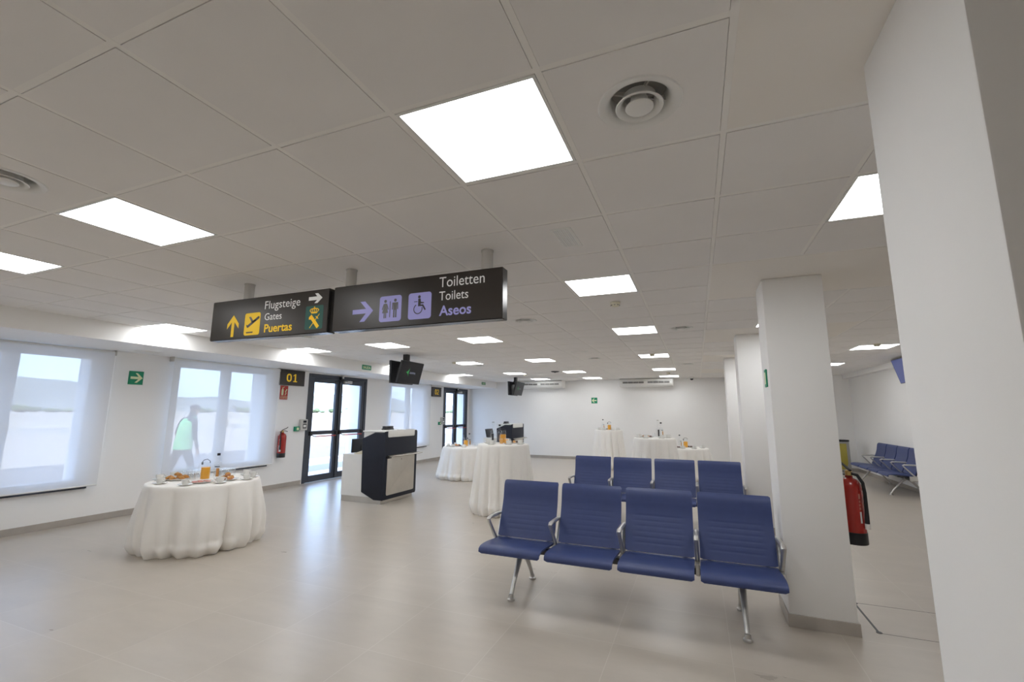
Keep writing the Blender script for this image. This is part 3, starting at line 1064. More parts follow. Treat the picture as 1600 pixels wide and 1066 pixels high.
text('Aseos', 0.075, m @ Matrix.Translation((0.987, 0.055, 0)), LIL, sg, 0.258, bold=0.02)


# ------------------------------------------------------------------ hanging screens
def tv_pair():
    r = empty('hanging_screens', (0, 0, H), 0)
    MB().box((-0.05, -0.05, -0.12), (0.05, 0.05, 0), 0.006, 1).cyl((0, 0, -0.36), (0, 0, -0.1), 0.028, n=14).build('pole', BLACK, r)
    br = MB().prism([(-0.03, -0.10), (0.03, -0.10), (0.10, -0.2), (0.10, -0.24), (-0.10, -0.24), (-0.10, -0.2)], 0.10, frame_m((0, 0.05, 0), (1, 0, 0), (0, 0, 1)))
    br.build('bracket', BLACK, r)
    out = []
    for side, tilt in ((1, 15), (-1, 2)):
        # local: screen faces +x, then turned
        W, Hh, T = 0.74, 0.44, 0.045
        rot = Matrix.Rotation(0 if side > 0 else PI, 4, 'Z')
        mm = Matrix.Translation((0.0, 0, -0.37)) @ rot @ Matrix.Translation((0.105, 0, 0)) @ Matrix.Rotation(math.radians(tilt), 4, 'Y')
        s = MB().box((-T / 2, -W / 2, -Hh / 2), (T / 2, W / 2, Hh / 2), 0.006, 1, mm)
        so = s.build('screen', BLACK, r)
        MB().box((T / 2 - 0.001, -W / 2 + 0.012, -Hh / 2 + 0.016), (T / 2 + 0.0012, W / 2 - 0.012, Hh / 2 - 0.012), m=mm).build('display', SCREEN, so, False)
        if side > 0:
            fm = mm @ frame_m((T / 2 + 0.0014, 0, 0), (0, 1, 0), (0, 0, 1))
            lg = MB().prism([(-0.175, 0.005), (-0.13, 0.022), (-0.098, 0.048), (-0.072, 0.085), (-0.085, 0.04), (-0.088, 0.005), (-0.085, -0.03), (-0.072, -0.075), (-0.098, -0.038), (-0.13, -0.012)], 0.0005, fm)
            lg.build('emblem', TVGREEN, so, False)
            text('aena', 0.052, fm @ Matrix.Translation((-0.045, -0.018, 0)), TVWHITE, so, 0.19, bold=0.01, th=0.0006)
            tag(so, 'screen with green emblem and pale lettering')
    return r


tv = tv_pair()
tv.location = (-4.30, 6.24, H)
tag(tv, 'pair of black screens hung back to back above the first counter, with green emblem', 'screens', 'ceiling hung screen pairs')
copy_thing(tv, (-4.40, 12.45, H), 0, 'farther pair of black screens hung from ceiling before the left air conditioner')

# ------------------------------------------------------------------ roller blinds
def blind_proto():
    r = empty('roller_blind', (XW, 0, 0), 0)
    wd = 2.10
    MB().cyl((0.075, -wd / 2, 2.462), (0.075, wd / 2, 2.462), 0.028, n=20).build('roller', WHITE, r)
    fb = MB()
    zs = [0.535 + (2.462 - 0.535) * i / 12 for i in range(13)]
    fb.grid([[(0.104, -wd / 2 + wd * j / 6, z) for j in range(7)] for z in zs])
    fb.build('fabric', BLIND, r)
    MB().box((0.096, -wd / 2, 0.520), (0.112, wd / 2, 0.540), 0.004, 1).build('bottom_bar', WHITE, r)
    for s in (-1, 1):
        MB().box((0.0, s * (wd / 2 + 0.012) - 0.010, 2.42), (0.11, s * (wd / 2 + 0.012) + 0.010, 2.499), 0.004, 1).build('bracket', POLE, r)
    ch = MB().cyl((0.075, wd / 2 + 0.035, 1.05), (0.075, wd / 2 + 0.035, 2.46), 0.0025, n=6)
    ch.build('chain', WHITE, r)
    return r


bp = blind_proto()
bp.location = (XW, 4.64, 0)
tag(bp, 'white roller blind over the window with a person behind it', 'roller blind', 'roller blinds on the left wall')
copy_thing(bp, (XW, 1.69, 0), 0, 'white roller blind cut by the left edge of the photo')
copy_thing(bp, (XW, 10.58, 0), 0, 'white roller blind between the two numbered doors')


# ------------------------------------------------------------------ wall signs
def wall_sign(name, y0, y1, z0, z1, material, label, x=XW, cat='sign', th=0.012):
    r = empty(name, (x, (y0 + y1) / 2, (z0 + z1) / 2), 0, label, cat)
    hy, hz = (y1 - y0) / 2, (z1 - z0) / 2
    MB().box((0.0005, -hy, -hz), (th, hy, hz), 0.002, 1).build('plate', material, r)
    return r, frame_m((th + 0.0002, -hy, -hz), (0, 1, 0), (0, 0, 1)), 2 * hy, 2 * hz


ARW = [(0.95, 0.5), (0.58, 0.86), (0.42, 0.86), (0.66, 0.59), (0.12, 0.59), (0.12, 0.41), (0.66, 0.41), (0.42, 0.14), (0.58, 0.14)]


def arrow_on(r, m, wd, hg, flip=False):
    MB().prism([((1 - x if flip else x) * wd, y * hg) for x, y in ARW][::(-1 if flip else 1)], 0.001, m).build('arrow', LUMI, r, False)


r, m, wd, hg = wall_sign('exit_arrow_sign', 3.004, 3.208, 2.003, 2.214, EGREEN, 'green square arrow sign between the first two windows')
arrow_on(r, m, wd, hg)
r = empty('exit_arrow_sign', (-2.262, YF, 2.03), 0, 'small green arrow sign on far wall', 'sign')
MB().box((-0.105, -0.012, -0.1), (0.105, -0.0005, 0.1), 0.002, 1).build('plate', EGREEN, r)
arrow_on(r, frame_m((-0.105, -0.0122, -0.1), (1, 0, 0), (0, 0, 1)), 0.21, 0.2, True)


def number_sign(y0, y1, z0, z1, num, label):
    r, m, wd, hg = wall_sign('gate_number_sign', y0, y1, z0, z1, SIGNBK, label, th=0.05)
    r['group'] = 'gate number signs'
    hh = 0.175
    dw = wd * 0.19
    for q, ch in enumerate(num):
        x0 = wd * 0.28 + q * dw * 1.22
        md = m @ Matrix.Translation((x0, hg * 0.5 - hh / 2, 0))
        g = MB()
        if ch == '0':
            o_, i_ = rrect(0, 0, dw, hh, dw * 0.48, 8), rrect(dw * 0.25, dw * 0.24, dw * 0.75, hh - dw * 0.24, dw * 0.24, 8)
            for k in range(len(o_)):
                k2 = (k + 1) % len(o_)
                g.prism([o_[k], o_[k2], i_[k2], i_[k]], 0.001, md)
        elif ch == '1':
            g.prism([(dw * 0.12, 0), (dw * 0.95, 0), (dw * 0.95, hh * 0.13), (dw * 0.68, hh * 0.13), (dw * 0.68, hh), (dw * 0.46, hh), (dw * 0.12, hh * 0.82), (dw * 0.12, hh * 0.70), (dw * 0.42, hh * 0.82), (dw * 0.42, hh * 0.13), (dw * 0.12, hh * 0.13)], 0.001, md)
        else:
            arc = [(0.5 + 0.40 * math.cos(math.radians(160 - 190 * k / 12)), 0.70 + 0.235 * math.sin(math.radians(160 - 190 * k / 12))) for k in range(13)] + [(0.12, 0.10)]
            for p_, q_ in zip(arc[:-1], arc[1:]):
                g.prism(bar2(p_[0] * dw, p_[1] * hh, q_[0] * dw, q_[1] * hh, dw * 0.24), 0.001, md)
            g.prism([(0, 0), (dw, 0), (dw, hh * 0.13), (0, hh * 0.13)], 0.001, md)
        g.build('digit', YEL, r, False)


number_sign(5.735, 6.415, 2.155, 2.488, '01', 'dark sign with yellow 01 above the red extinguisher notice')
number_sign(11.80, 12.38, 2.12, 2.435, '02', 'dark sign with yellow 02 by the farther door')

r, m, wd, hg = wall_sign('extinguisher_notice', 5.825, 6.02, 1.852, 2.142, SRED, 'red notice with white extinguisher pictogram under the 01 sign')
pc = MB()
pc.prism(rrect(0.030, 0.085, 0.080, 0.215, 0.012), 0.001, m).prism(bar2(0.055, 0.21, 0.055, 0.25, 0.02), 0.001, m).prism(bar2(0.05, 0.24, 0.1, 0.265, 0.012), 0.001, m)
pc.prism(bar2(0.125, 0.09, 0.150, 0.14, 0.022), 0.001, m).prism(bar2(0.145, 0.13, 0.130, 0.18, 0.02), 0.001, m).prism(bar2(0.135, 0.17, 0.165, 0.22, 0.022), 0.001, m)
pc.prism(bar2(0.006, 0.066, wd - 0.006, 0.066, 0.005), 0.001, m)
pc.build('pictogram', LUMI, r, False)
text('EXTINTOR', 0.032, m @ Matrix.Translation((0.012, 0.018, 0)), LUMI, r, wd - 0.024, bold=0.01, th=0.001)


def salida(y0, y1, z0, z1, label):
    r, m, wd, hg = wall_sign('exit_sign', y0, y1, z0, z1, EGREEN, label, x=BX, th=0.01)
    r['group'] = 'green exit signs on the bulkhead'
    text('SALIDA', hg * 0.52, m @ Matrix.Translation((wd * 0.10, hg * 0.25, 0)), LUMI, r, wd * 0.80, bold=0.02, th=0.001)


salida(6.94, 7.25, 2.555, 2.665, 'green SALIDA sign on the bulkhead over the first numbered door')
salida(13.20, 13.50, 2.575, 2.665, 'small green SALIDA sign at far end of the bulkhead')
rs = empty('wall_notice', (1.618, 3.13, 1.90), 0, 'thin dark edged notice on the left side of the second pillar', 'sign')
MB().box((-0.012, -0.05, -0.075), (-0.0005, 0.05, 0.075), 0.002, 1).build('plate', EGREEN, rs)
MB().box((-0.013, -0.03, -0.05), (-0.0118, 0.03, 0.05)).build('panel', LUMI, rs, False)


# door control boxes
def control(y, label):
    r = empty('door_control', (XW, y, 1.30), 0, label, 'control panel', 'control panels beside the doors')
    b = MB().box((0.0005, -0.09, -0.12), (0.075, 0.10, 0.12), 0.008, 1).build('housing', POLE, r)
    MB().box((0.074, -0.03, 0.045), (0.078, 0.06, 0.095)).build('display', SCREEN, r, False)
    kp = MB().box((0.074, -0.035, -0.08), (0.077, 0.065, 0.025)).build('keypad', BEAM, r, False)
    MB().box((0.0765, -0.022, -0.055), (0.079, 0.05, 0.0)).build('key', WHITE, kp, False)


def release(y, label):
    r = empty('door_release', (XW, y, 1.215), 0, label, 'call point', 'green door release points')
    MB().box((0.0005, -0.062, -0.05), (0.05, 0.062, 0.05), 0.006, 1).build('housing', EGREEN, r)
    MB().box((0.049, -0.015, -0.028), (0.053, 0.04, 0.028)).build('button', LUMI, r, False)


control(6.475, 'grey keypad box between the 01 sign and its door')
release(6.315, 'green door release beside the nearer grey keypad box')
control(12.52, 'grey keypad box by the farther door, under the 02 sign')
release(12.36, 'green door release beside the farther grey keypad box')


# ------------------------------------------------------------------ fire extinguishers
def extinguisher_proto():
    r = empty('fire_extinguisher', (0, 0, 0), 0)
    MB().lathe([(0.080, 0.0), (0.083, 0.005), (0.083, 0.088), (0.081, 0.09)], 30).build('foot_ring', BLACK, r)
    MB().lathe([(0.079, 0.075), (0.080, 0.09), (0.080, 0.415), (0.076, 0.445), (0.062, 0.475), (0.040, 0.492), (0.026, 0.497), (0.026, 0.515), (0, 0.515)], 32).build('cylinder', EXRED, r)
    MB().lathe([(0.022, 0.512), (0.024, 0.518), (0.024, 0.548), (0.016, 0.556), (0, 0.556)], 16).cyl((0.02, -0.005, 0.532), (0.05, -0.02, 0.534), 0.012, n=12).build('valve', BRASS, r)
    h = MB()
    h.tube([(0.03, 0.0, 0.555), (-0.02, 0.0, 0.575), (-0.09, 0.0, 0.60), (-0.125, 0.0, 0.622)], [0.012, 0.013, 0.011, 0.008], 8, flat=0.6, side=(0, 1, 0))
    h.tube([(0.02, 0.0, 0.545), (-0.05, 0.0, 0.548), (-0.10, 0.0, 0.535), (-0.115, 0.0, 0.528)], [0.011, 0.012, 0.010, 0.012], 8, flat=0.6, side=(0, 1, 0))
    h.build('lever', BLACK, r)
    ho = MB()
    ho.tube([(0.03, 0.0, 0.534), (0.07, 0.025, 0.525), (0.090, 0.048, 0.47), (0.090, 0.055, 0.40), (0.088, 0.055, 0.28), (0.086, 0.052, 0.15)], [0.011, 0.012, 0.012, 0.012, 0.013, 0.016], 10)
    ho.build('hose', RUBBER, r)
    MB().cyl((0.0865, 0.0525, 0.165), (0.0860, 0.052, 0.125), 0.018, 0.018, 12).build('hose_clip', LABELW, r)
    # paper label wrapped on the front
    def patch(t0, t1, z0, z1, nm, mt, par):
        return MB().grid([[(rr * math.cos(a0 + (a1 - a0) * (t0 + (t1 - t0) * i / 8)), rr * math.sin(a0 + (a1 - a0) * (t0 + (t1 - t0) * i / 8)), z) for i in range(9)] for z in (z0, z1)]).build(nm, mt, par)
    rr = 0.0808
    patch(0, 1, 0.165, 0.25, 'paper_label', LABELW, r)
    patch(0.05, 0.95, 0.345, 0.385, 'title_band', PINKISH, r)
    for k in range(3):
        patch(0.08, 0.42, 0.265 + k * 0.026, 0.283 + k * 0.026, 'instruction_mark', PINKISH, r)
        patch(0.55, 0.92, 0.265 + k * 0.026, 0.283 + k * 0.026, 'instruction_mark', PINKISH, r)
    MB().box((-0.03, -0.094, 0.25), (0.03, -0.078, 0.45), 0.002, 1).build('hanger', BEAM, r)
    return r


ex = extinguisher_proto()
ex.location = (XW + 0.095, 5.90, 0.64)
ex.rotation_euler = (0, 0, -PI / 2)
tag(ex, 'red fire extinguisher on the left wall below its red notice', 'fire extinguisher', 'fire extinguishers')
copy_thing(ex, (2.148, 3.20, 0.60), -1.35, 'red fire extinguisher hung on the right side of the second pillar')


# ------------------------------------------------------------------ beam seating
def polyline(pts, n):
    """resample a polyline smoothly (Catmull-Rom) into n points"""
    P = [Vector((p[0], p[1])) for p in pts]
    P = [P[0] * 2 - P[1]] + P + [P[-1] * 2 - P[-2]]
    dense = []
    for i in range(1, len(P) - 2):
        for k in range(24):
            t = k / 24
            a, b, c, d = P[i - 1], P[i], P[i + 1], P[i + 2]
            dense.append(0.5 * ((2 * b) + (c - a) * t + (2 * a - 5 * b + 4 * c - d) * t * t + (3 * b - a - 3 * c + d) * t ** 3))
    dense.append(P[-2])
    L = [0]
    for a, b in zip(dense[:-1], dense[1:]):
        L.append(L[-1] + (b - a).length)
    out = []
    j = 0
    for i in range(n):
        t = L[-1] * i / (n - 1)
        while j < len(L) - 2 and L[j + 1] < t:
            j += 1
        f = (t - L[j]) / max(1e-9, L[j + 1] - L[j])
        out.append(dense[j].lerp(dense[j + 1], f))
    return out


def shell(x0, pts, n, hw, th, nx=14, groove=None):
    """curved moulded panel: profile pts in (y, z), half width hw(i, n), front side to the left of travel"""
    pr_ = polyline(pts, n)
    fr, bk = [], []
    for i, p in enumerate(pr_):
        t = (pr_[min(i + 1, n - 1)] - pr_[max(i - 1, 0)]).normalized()
        nn = Vector((-t.y, t.x))
        h = hw(i / (n - 1))
        rf, rb = [], []
        for j in range(nx + 1):
            x = -h + 2 * h * j / nx
            d = groove(i / (n - 1), x / max(h, 1e-6)) if groove else 0
            q = p + nn * (th / 2 + d)
            r_ = p - nn * (th / 2)
            rf.append(Vector((x0 + x, q.x, q.y)))
            rb.append(Vector((x0 + x, r_.x, r_.y)))
        fr.append(rf)
        bk.append(rb)
    mb = MB()
    bm = mb.bm
    F = [[bm.verts.new(v) for v in r] for r in fr]
    B = [[bm.verts.new(v) for v in r] for r in bk]
    for G in (F, B):
        for i in range(n - 1):
            for j in range(nx):
                bm.faces.new((G[i][j], G[i][j + 1], G[i + 1][j + 1], G[i + 1][j]))
    for i in range(n - 1):
        bm.faces.new((F[i][0], F[i + 1][0], B[i + 1][0], B[i][0]))
        bm.faces.new((F[i][nx], B[i][nx], B[i + 1][nx], F[i + 1][nx]))
    for j in range(nx):
        bm.faces.new((F[0][j], B[0][j], B[0][j + 1], F[0][j + 1]))
        bm.faces.new((F[n - 1][j], F[n - 1][j + 1], B[n - 1][j + 1], B[n - 1][j]))
    return mb


def rounded(w_, r0, r1):
    def f(t):
        v = w_
        if t < r0:
            v -= 0.022 * (1 - math.sqrt(max(0, 1 - ((r0 - t) / r0) ** 2)))
        if t > 1 - r1:
            v -= 0.016 * (1 - math.sqrt(max(0, 1 - ((t - 1 + r1) / r1) ** 2)))
        return v
    return f


SEATP = [(-0.362, 0.383), (-0.378, 0.402), (-0.365, 0.420), (-0.32, 0.432), (-0.22, 0.432), (-0.10, 0.422), (0.0, 0.412), (0.07, 0.413)]
BACKP = [(0.052, 0.428), (0.075, 0.480), (0.108, 0.56), (0.140, 0.635), (0.165, 0.70), (0.182, 0.76), (0.192, 0.82), (0.206, 0.885), (0.232, 0.922)]


def back_groove(t, u):
    d = 0.0
    if abs(u) < 0.74:
        e = min(1.0, (0.74 - abs(u)) / 0.1)
        for k in range(6):
            c = 0.14 + k * 0.085
            q = (t - c) / 0.010
            d -= 0.0018 * math.exp(-q * q) * e
    return d


def bench_proto():
    r = empty('beam_bench', (0, 0, 0), 0)
    XS = [-0.9, -0.3, 0.3, 0.9]
    bm_ = MB().box((-1.2, -0.035, 0.325), (1.2, 0.045, 0.375), 0.006, 1)
    bm_.build('beam', BEAM, r)
    for x in XS:
        s = shell(x, SEATP, 26, rounded(0.279, 0.05, 0.03), 0.016, 12).build('seat', NAVY, r, angle=55)
        for sx in (-1, 1):
            MB().box((x + sx * 0.185 - 0.015, -0.20, 0.372), (x + sx * 0.185 + 0.015, 0.05, 0.408), 0.003, 1).build('seat_bracket', BEAM, s)
        b = shell(x, BACKP, 76, rounded(0.279, 0.02, 0.03), 0.016, 22, back_groove).build('backrest', NAVY, r, angle=55)
        MB().box((x - 0.272, 0.232, 0.900), (x + 0.272, 0.243, 0.926), 0.004, 1).build('top_edge', NAVY, b)
        for sx in (-1, 1):
            MB().tube([(x + sx * 0.21, 0.03, 0.36), (x + sx * 0.21, 0.085, 0.41), (x + sx * 0.21, 0.135, 0.56), (x + sx * 0.21, 0.175, 0.66)], [0.014, 0.016, 0.013, 0.009], 8).build('back_bracket', BEAM, b)
    for x in (-1.2, -0.6, 0.0, 0.6, 1.2):
        a = MB()
        loop = [(0.055, 0.40), (0.02, 0.43), (-0.05, 0.515), (-0.115, 0.588), (-0.128, 0.612), (-0.105, 0.624), (0.0, 0.624), (0.12, 0.622), (0.185, 0.612), (0.198, 0.595), (0.175, 0.55), (0.13, 0.46), (0.10, 0.405)]
        a.tube([(x, p[0], p[1]) for p in loop], [0.021, 0.019, 0.017, 0.018, 0.020, 0.021, 0.022, 0.021, 0.020, 0.018, 0.017, 0.018, 0.020], 12, side=(1, 0, 0), flat=0.72)
        a.box((x - 0.016, -0.045, 0.318), (x + 0.016, 0.125, 0.410), 0.008, 2)
        a.build('armrest', ALU, r)
    for x in (-0.91, 0.91):
        for sy in (-1, 1):
            l = MB()
            l.tube([(x, 0.005 + sy * 0.02, 0.335), (x, sy * 0.075, 0.285), (x, sy * 0.16, 0.185), (x, sy * 0.235, 0.095), (x, sy * 0.272, 0.035)],
                   [0.036, 0.027, 0.021, 0.018, 0.018], 14, side=(1, 0, 0), flat=0.8)
            lo = l.build('leg', ALU, r)
            MB().lathe([(0.031, 0.0), (0.033, 0.004), (0.032, 0.014), (0.022, 0.022), (0.020, 0.05), (0, 0.052)], 18, (x, sy * 0.276, 0)).build('foot', ALU, lo)
        MB().box((x - 0.05, -0.05, 0.315), (x + 0.05, 0.06, 0.335), 0.006, 1).build('leg_plate', ALU, r)
    return r


bn = bench_proto()
bn.location = (0.385, 2.865, 0)
tag(bn, 'navy four-seat bench nearest the camera, beside the white pillar', 'bench', 'navy airport benches')
copy_thing(bn, (0.395, 5.735, 0), 0, 'navy four-seat bench standing behind the nearest one')
copy_thing(bn, (4.86, 11.24, 0), -PI / 2, 'navy bench against the right wall, seen between the two pillars')


# ------------------------------------------------------------------ boarding counters
def counter_proto():
    """origin at the corner facing the camera on the agents' side; x to the front, y along the wall"""
    r = empty('boarding_counter', (0, 0, 0), 0)
    D, W = 0.96, 0.96
    MB().box((0.02, 0.008, 0), (D - 0.06, W - 0.008, 0.10), 0.002, 1).build('plinth', INOX, r)
    MB().box((0.0, 0.012, 0.10), (D - 0.09, W - 0.012, 0.83), 0.004, 1).build('cabinet', WHITE, r)
    MB().box((0.46, 0.012, 0.83), (D - 0.03, W - 0.012, 1.232), 0.003, 1).build('upper_cabinet', WHITE, r)
    side = [(0.48, 0.185), (0.76, 0.065), (0.95, 0.065), (0.95, 1.228), (0.725, 1.228), (0.455, 1.118), (0.455, 1.10)]
    for y in (-0.014, W - 0.006):
        MB().prism(side, 0.02, frame_m((0, y + 0.02, 0), (1, 0, 0), (0, 0, 1)), 0.004).build('side_panel', NAVYBK, r)
    fp = MB().prism(rrect(-0.016, 0.07, W + 0.016, 1.25, 0.035, 6), 0.028, frame_m((0.932, 0, 0), (0, 1, 0), (0, 0, 1)), 0.004)
    fr = fp.build('front_panel', NAVYBK, r)
    st = MB().prism(rrect(0.065, 0.14, W - 0.06, 0.80, 0.03, 6), 0.004, frame_m((0.9605, 0, 0), (0, 1, 0), (0, 0, 1)), 0.001).build('steel_plate', INOX, fr)
    MB().prism(circ(W / 2, 0.735, 0.008, 12), 0.003, frame_m((0.9648, 0, 0), (0, 1, 0), (0, 0, 1))).build('keyhole', BEAM, st, False)
    sh = MB()
    sh.prism([(0.0, 0.0), (0.075, 0.0), (0.098, 0.006), (0.105, 0.016), (0.098, 0.026), (0.0, 0.03)], 0.95, frame_m((0.961, 1.03, 0.80), (1, 0, 0), (0, 0, 1)), 0.003)
    sh.build('shelf', INOX, r)
    MB().box((0.958, 0.03, 0.775), (0.99, 0.15, 0.822), 0.004, 1).build('shelf_bracket', BLACK, r)
    t = MB()
    t.box((0.44, 0.0, 1.233), (0.945, W, 1.258), 0.006, 2)
    t.build('top', WHITE, r)
    lip = MB().prism(rrect(0.055, 1.145, W - 0.09, 1.268, 0.022, 6), 0.010, frame_m((0.9605, 0, 0), (0, 1, 0), (0, 0, 1)), 0.003)
    lip.box((0.90, 0.055, 1.252), (0.9705, W - 0.09, 1.270), 0.006, 2)
    lip.build('front_lip', WHITE, r)
    return r


ct = counter_proto()
ct.location = (-5.06, 5.452, 0)
tag(ct, 'dark and white counter with steel front plate, nearest the first numbered door', 'counter', 'boarding counters')
copy_thing(ct, (-5.06, 11.43, 0), 0, 'counter farther back, behind the tall cocktail table')


def scanner(loc, label):
    r = empty('ticket_scanner', loc, 0, label, 'scanner', 'scanners on the counters')
    MB().box((-0.05, -0.13, 0), (0.05, 0.13, 0.022), 0.006, 1).build('base', BLACK, r)
    b = MB().box((-0.03, -0.13, 0.02), (0.035, 0.13, 0.068), 0.008, 2)
    b.build('head', BEAM, r)
    MB().box((0.034, -0.06, 0.03), (0.037, 0.02, 0.055)).build('window', SCREEN, r, False)


scanner((-4.48, 5.99, 1.2595), 'small dark scanner on top of the nearer counter')
scanner((-4.42, 11.72, 1.2595), 'small dark scanner on top of the farther counter')


def monitor(loc, tilt, label, wd=0.46):
    r = empty('monitor', loc, 0, label, 'monitor', 'monitors on the counters')
    m = Matrix.Translation((0, 0, 0.13)) @ Matrix.Rotation(tilt, 4, 'Y')
    b = MB().box((-0.016, -wd / 2, -0.115), (0.016, wd / 2, 0.135), 0.006, 2, m).build('screen', BLACK, r)
    MB().box((-0.0172, -wd / 2 + 0.015, -0.1), (-0.0155, wd / 2 - 0.015, 0.12), m=m).build('display', SCREEN, b, False)
    MB().cyl((0.03, 0, 0.005), (0.012, 0, 0.14), 0.014, n=10).lathe([(0.075, 0), (0.07, 0.01), (0, 0.012)], 20).build('stand', BLACK, r)


monitor((-4.92, 5.76, 0.831), 0.02, 'black monitor on the low shelf of the nearer counter')
monitor((-4.97, 11.70, 0.831), -0.22, 'black tilted monitor beside the farther counter, left of the bottles', 0.5)
dp = empty('desk_pad', (-4.76, 5.62, 0.831), 0, 'cream sloping pad at the foot of the nearer monitor', 'desk pad')
MB().prism([(-0.06, 0), (0.14, 0), (0.14, 0.075), (-0.06, 0.012)], 0.28, frame_m((0, 0.14, 0), (1, 0, 0), (0, 0, 1)), 0.003).build('slope', CREAM, dp)


# ------------------------------------------------------------------ bin and wall screen at right
bi = empty('recycling_bin', (4.56, 13.75, 0), 0, 'grey bin with yellow front panel and dark lid in the far right corner', 'bin')
ov = [(0.255 * math.copysign(abs(math.cos(a)) ** 0.6, math.cos(a)), 0.19 * math.copysign(abs(math.sin(a)) ** 0.6, math.sin(a))) for a in [2 * PI * i / 40 for i in range(40)]]
MB().prism(ov, 0.84, Matrix.Translation((0, 0, 0.03)), 0.006).build('body', BINGREY, bi)
MB().prism([(x * 0.95, y * 0.95) for x, y in ov], 0.03, Matrix.Identity(4)).build('base', BLACK, bi)
MB().prism([(x * 1.03, y * 1.03) for x, y in ov], 0.045, Matrix.Translation((0, 0, 0.87)), 0.006).build('lid', BLACK, bi)
yp = [(-0.155, 0.82), (-0.155, 0.35)] + [(0.155 * -math.cos(a), 0.35 - 0.24 * math.sin(a)) for a in [PI * i / 14 for i in range(1, 14)]] + [(0.155, 0.35), (0.155, 0.82)]
MB().prism(yp[::-1], 0.012, frame_m((0, -0.186, 0), (1, 0, 0), (0, 0, 1)), 0.002).build('front_panel', BINYEL, bi)

ws = empty('wall_screen', (XR, 9.8, 2.47), 0, 'tilted wall screen lit blue above the right hand bench', 'screen')
mm = Matrix.Translation((-0.30, 0, 0.0)) @ Matrix.Rotation(PI, 4, 'Z') @ Matrix.Rotation(math.radians(14), 4, 'Y')
sb = MB().box((-0.03, -0.43, -0.25), (0.03, 0.43, 0.25), 0.006, 1, mm).build('housing', BLACK, ws)
MB().box((0.029, -0.415, -0.235), (0.0315, 0.415, 0.235), m=mm).build('display', BLUESCR, sb, False)
MB().box((-0.30, -0.05, -0.05), (-0.0005, 0.05, 0.05), 0.006, 1).box((-0.03, -0.12, -0.12), (-0.0005, 0.12, 0.12), 0.006, 1).build('bracket', BLACK, ws)


# ------------------------------------------------------------------ cloth covered tables
def cloth(name, cx, cy, R, h, seed, flare, amp, nf, puddle, label, belly=0.0):
    rnd = random.Random(seed)
    N, S = 240, 34
    w1, w2, w3, w4 = [rnd.uniform(0, 2 * PI) for _ in range(4)]
    hang = [rnd.uniform(0.55, 1.15) for _ in range(nf)]
    tw = rnd.uniform(-0.04, 0.04)
    bm_ = MB()
    bm = bm_.bm
    rings = []

    def fold(th, s):
        t = th + tw * s * math.sin(2 * th + w3)
        ph = (nf * t + 0.9 * math.sin(2 * t + w1) + 0.7 * math.sin(3 * t + w2)) / 2
        k = int((ph / PI) % nf)
        a = abs(math.cos(ph)) ** 0.6
        b = 0.28 * math.sin(nf * 2.3 * t + w4) * s
        return (a * 1.6 - 1.0) * hang[k % nf] + b
    prof = [(0.0, h), (0.5 * R, h), (0.85 * R, h), (0.965 * R, h - 0.001), (0.99 * R, h - 0.006), (R, h - 0.018)]
    for r_, z in prof:
        if r_ == 0:
            rings.append([bm.verts.new((0, 0, z))])
        else:
            rings.append([bm.verts.new((r_ * math.cos(2 * PI * i / N), r_ * math.sin(2 * PI * i / N), z)) for i in range(N)])
    for j in range(1, S + 1):
        s = j / S
        ring = []
        for i in range(N):
            th = 2 * PI * i / N
            f = fold(th, s)
            a = amp * (s ** 0.7)
            rr = R + 0.004 + flare * s + a * (f + 0.1) + belly * math.sin(PI * min(1.0, s / 0.94) ** 1.35) * (0.7 + 0.3 * f)
            z = (h - 0.018) * (1 - s)
            if puddle:
                pw = puddle * (0.6 + 0.5 * math.sin(3 * th + w3) + 0.4 * math.sin(7 * th + w4))
                if s > 0.80:
                    q = (s - 0.80) / 0.20
                    rr += max(0.006, pw) * 1.3 * math.sin(q * PI) - 0.045 * q * q
                    z += 0.012 * (1 - f) * q * (1 - q) * 2
            rr = max(rr, R * 0.78)
            ring.append(bm.verts.new((rr * math.cos(th), rr * math.sin(th), max(z, 0.002))))
        rings.append(ring)
    for a, b in zip(rings[:-1], rings[1:]):
        for i in range(N):
            k = (i + 1) % N
            if len(a) == 1:
                bm.faces.new((a[0], b[i], b[k]))
            else:
                bm.faces.new((a[i], b[i], b[k], a[k]))
    o = bm_.build(name, CLOTH, None, True, 80)
    o.location = (cx, cy, 0)
    tag(o, label, 'tablecloth', 'white cloths over the round tables')
    return o


T = {'t1': (-4.665, 2.66, 0.60, 0.755), 't2': (-1.99, 5.82, 0.425, 1.08), 't3': (-4.36, 9.05, 0.60, 0.75),
     't4': (-1.44, 12.55, 0.40, 1.10), 't5': (0.20, 8.62, 0.41, 1.10), 't6': (0.70, 11.10, 0.58, 0.75)}
cloth('tablecloth', *T['t1'], 19, 0.008, 0.105, 10, 0.025, 'white cloth over the low round table in front of the second window', 0.05)
cloth('tablecloth', *T['t2'], 5, 0.085, 0.072, 13, 0.02, 'white cloth over the tall round table left of the nearest bench')
cloth('tablecloth', *T['t3'], 8, 0.11, 0.09, 12, 0.03, 'white cloth over the low round table in front of the farther door')
cloth('tablecloth', *T['t4'], 21, 0.09, 0.065, 13, 0.02, 'white cloth over the tall round table below the small green arrow sign')
cloth('tablecloth', *T['t5'], 33, 0.09, 0.065, 13, 0.02, 'white cloth over the middle of three round tables behind the benches')
cloth('tablecloth', *T['t6'], 45, 0.10, 0.08, 14, 0.03, 'white cloth over the low round table nearest the pillars at the back')

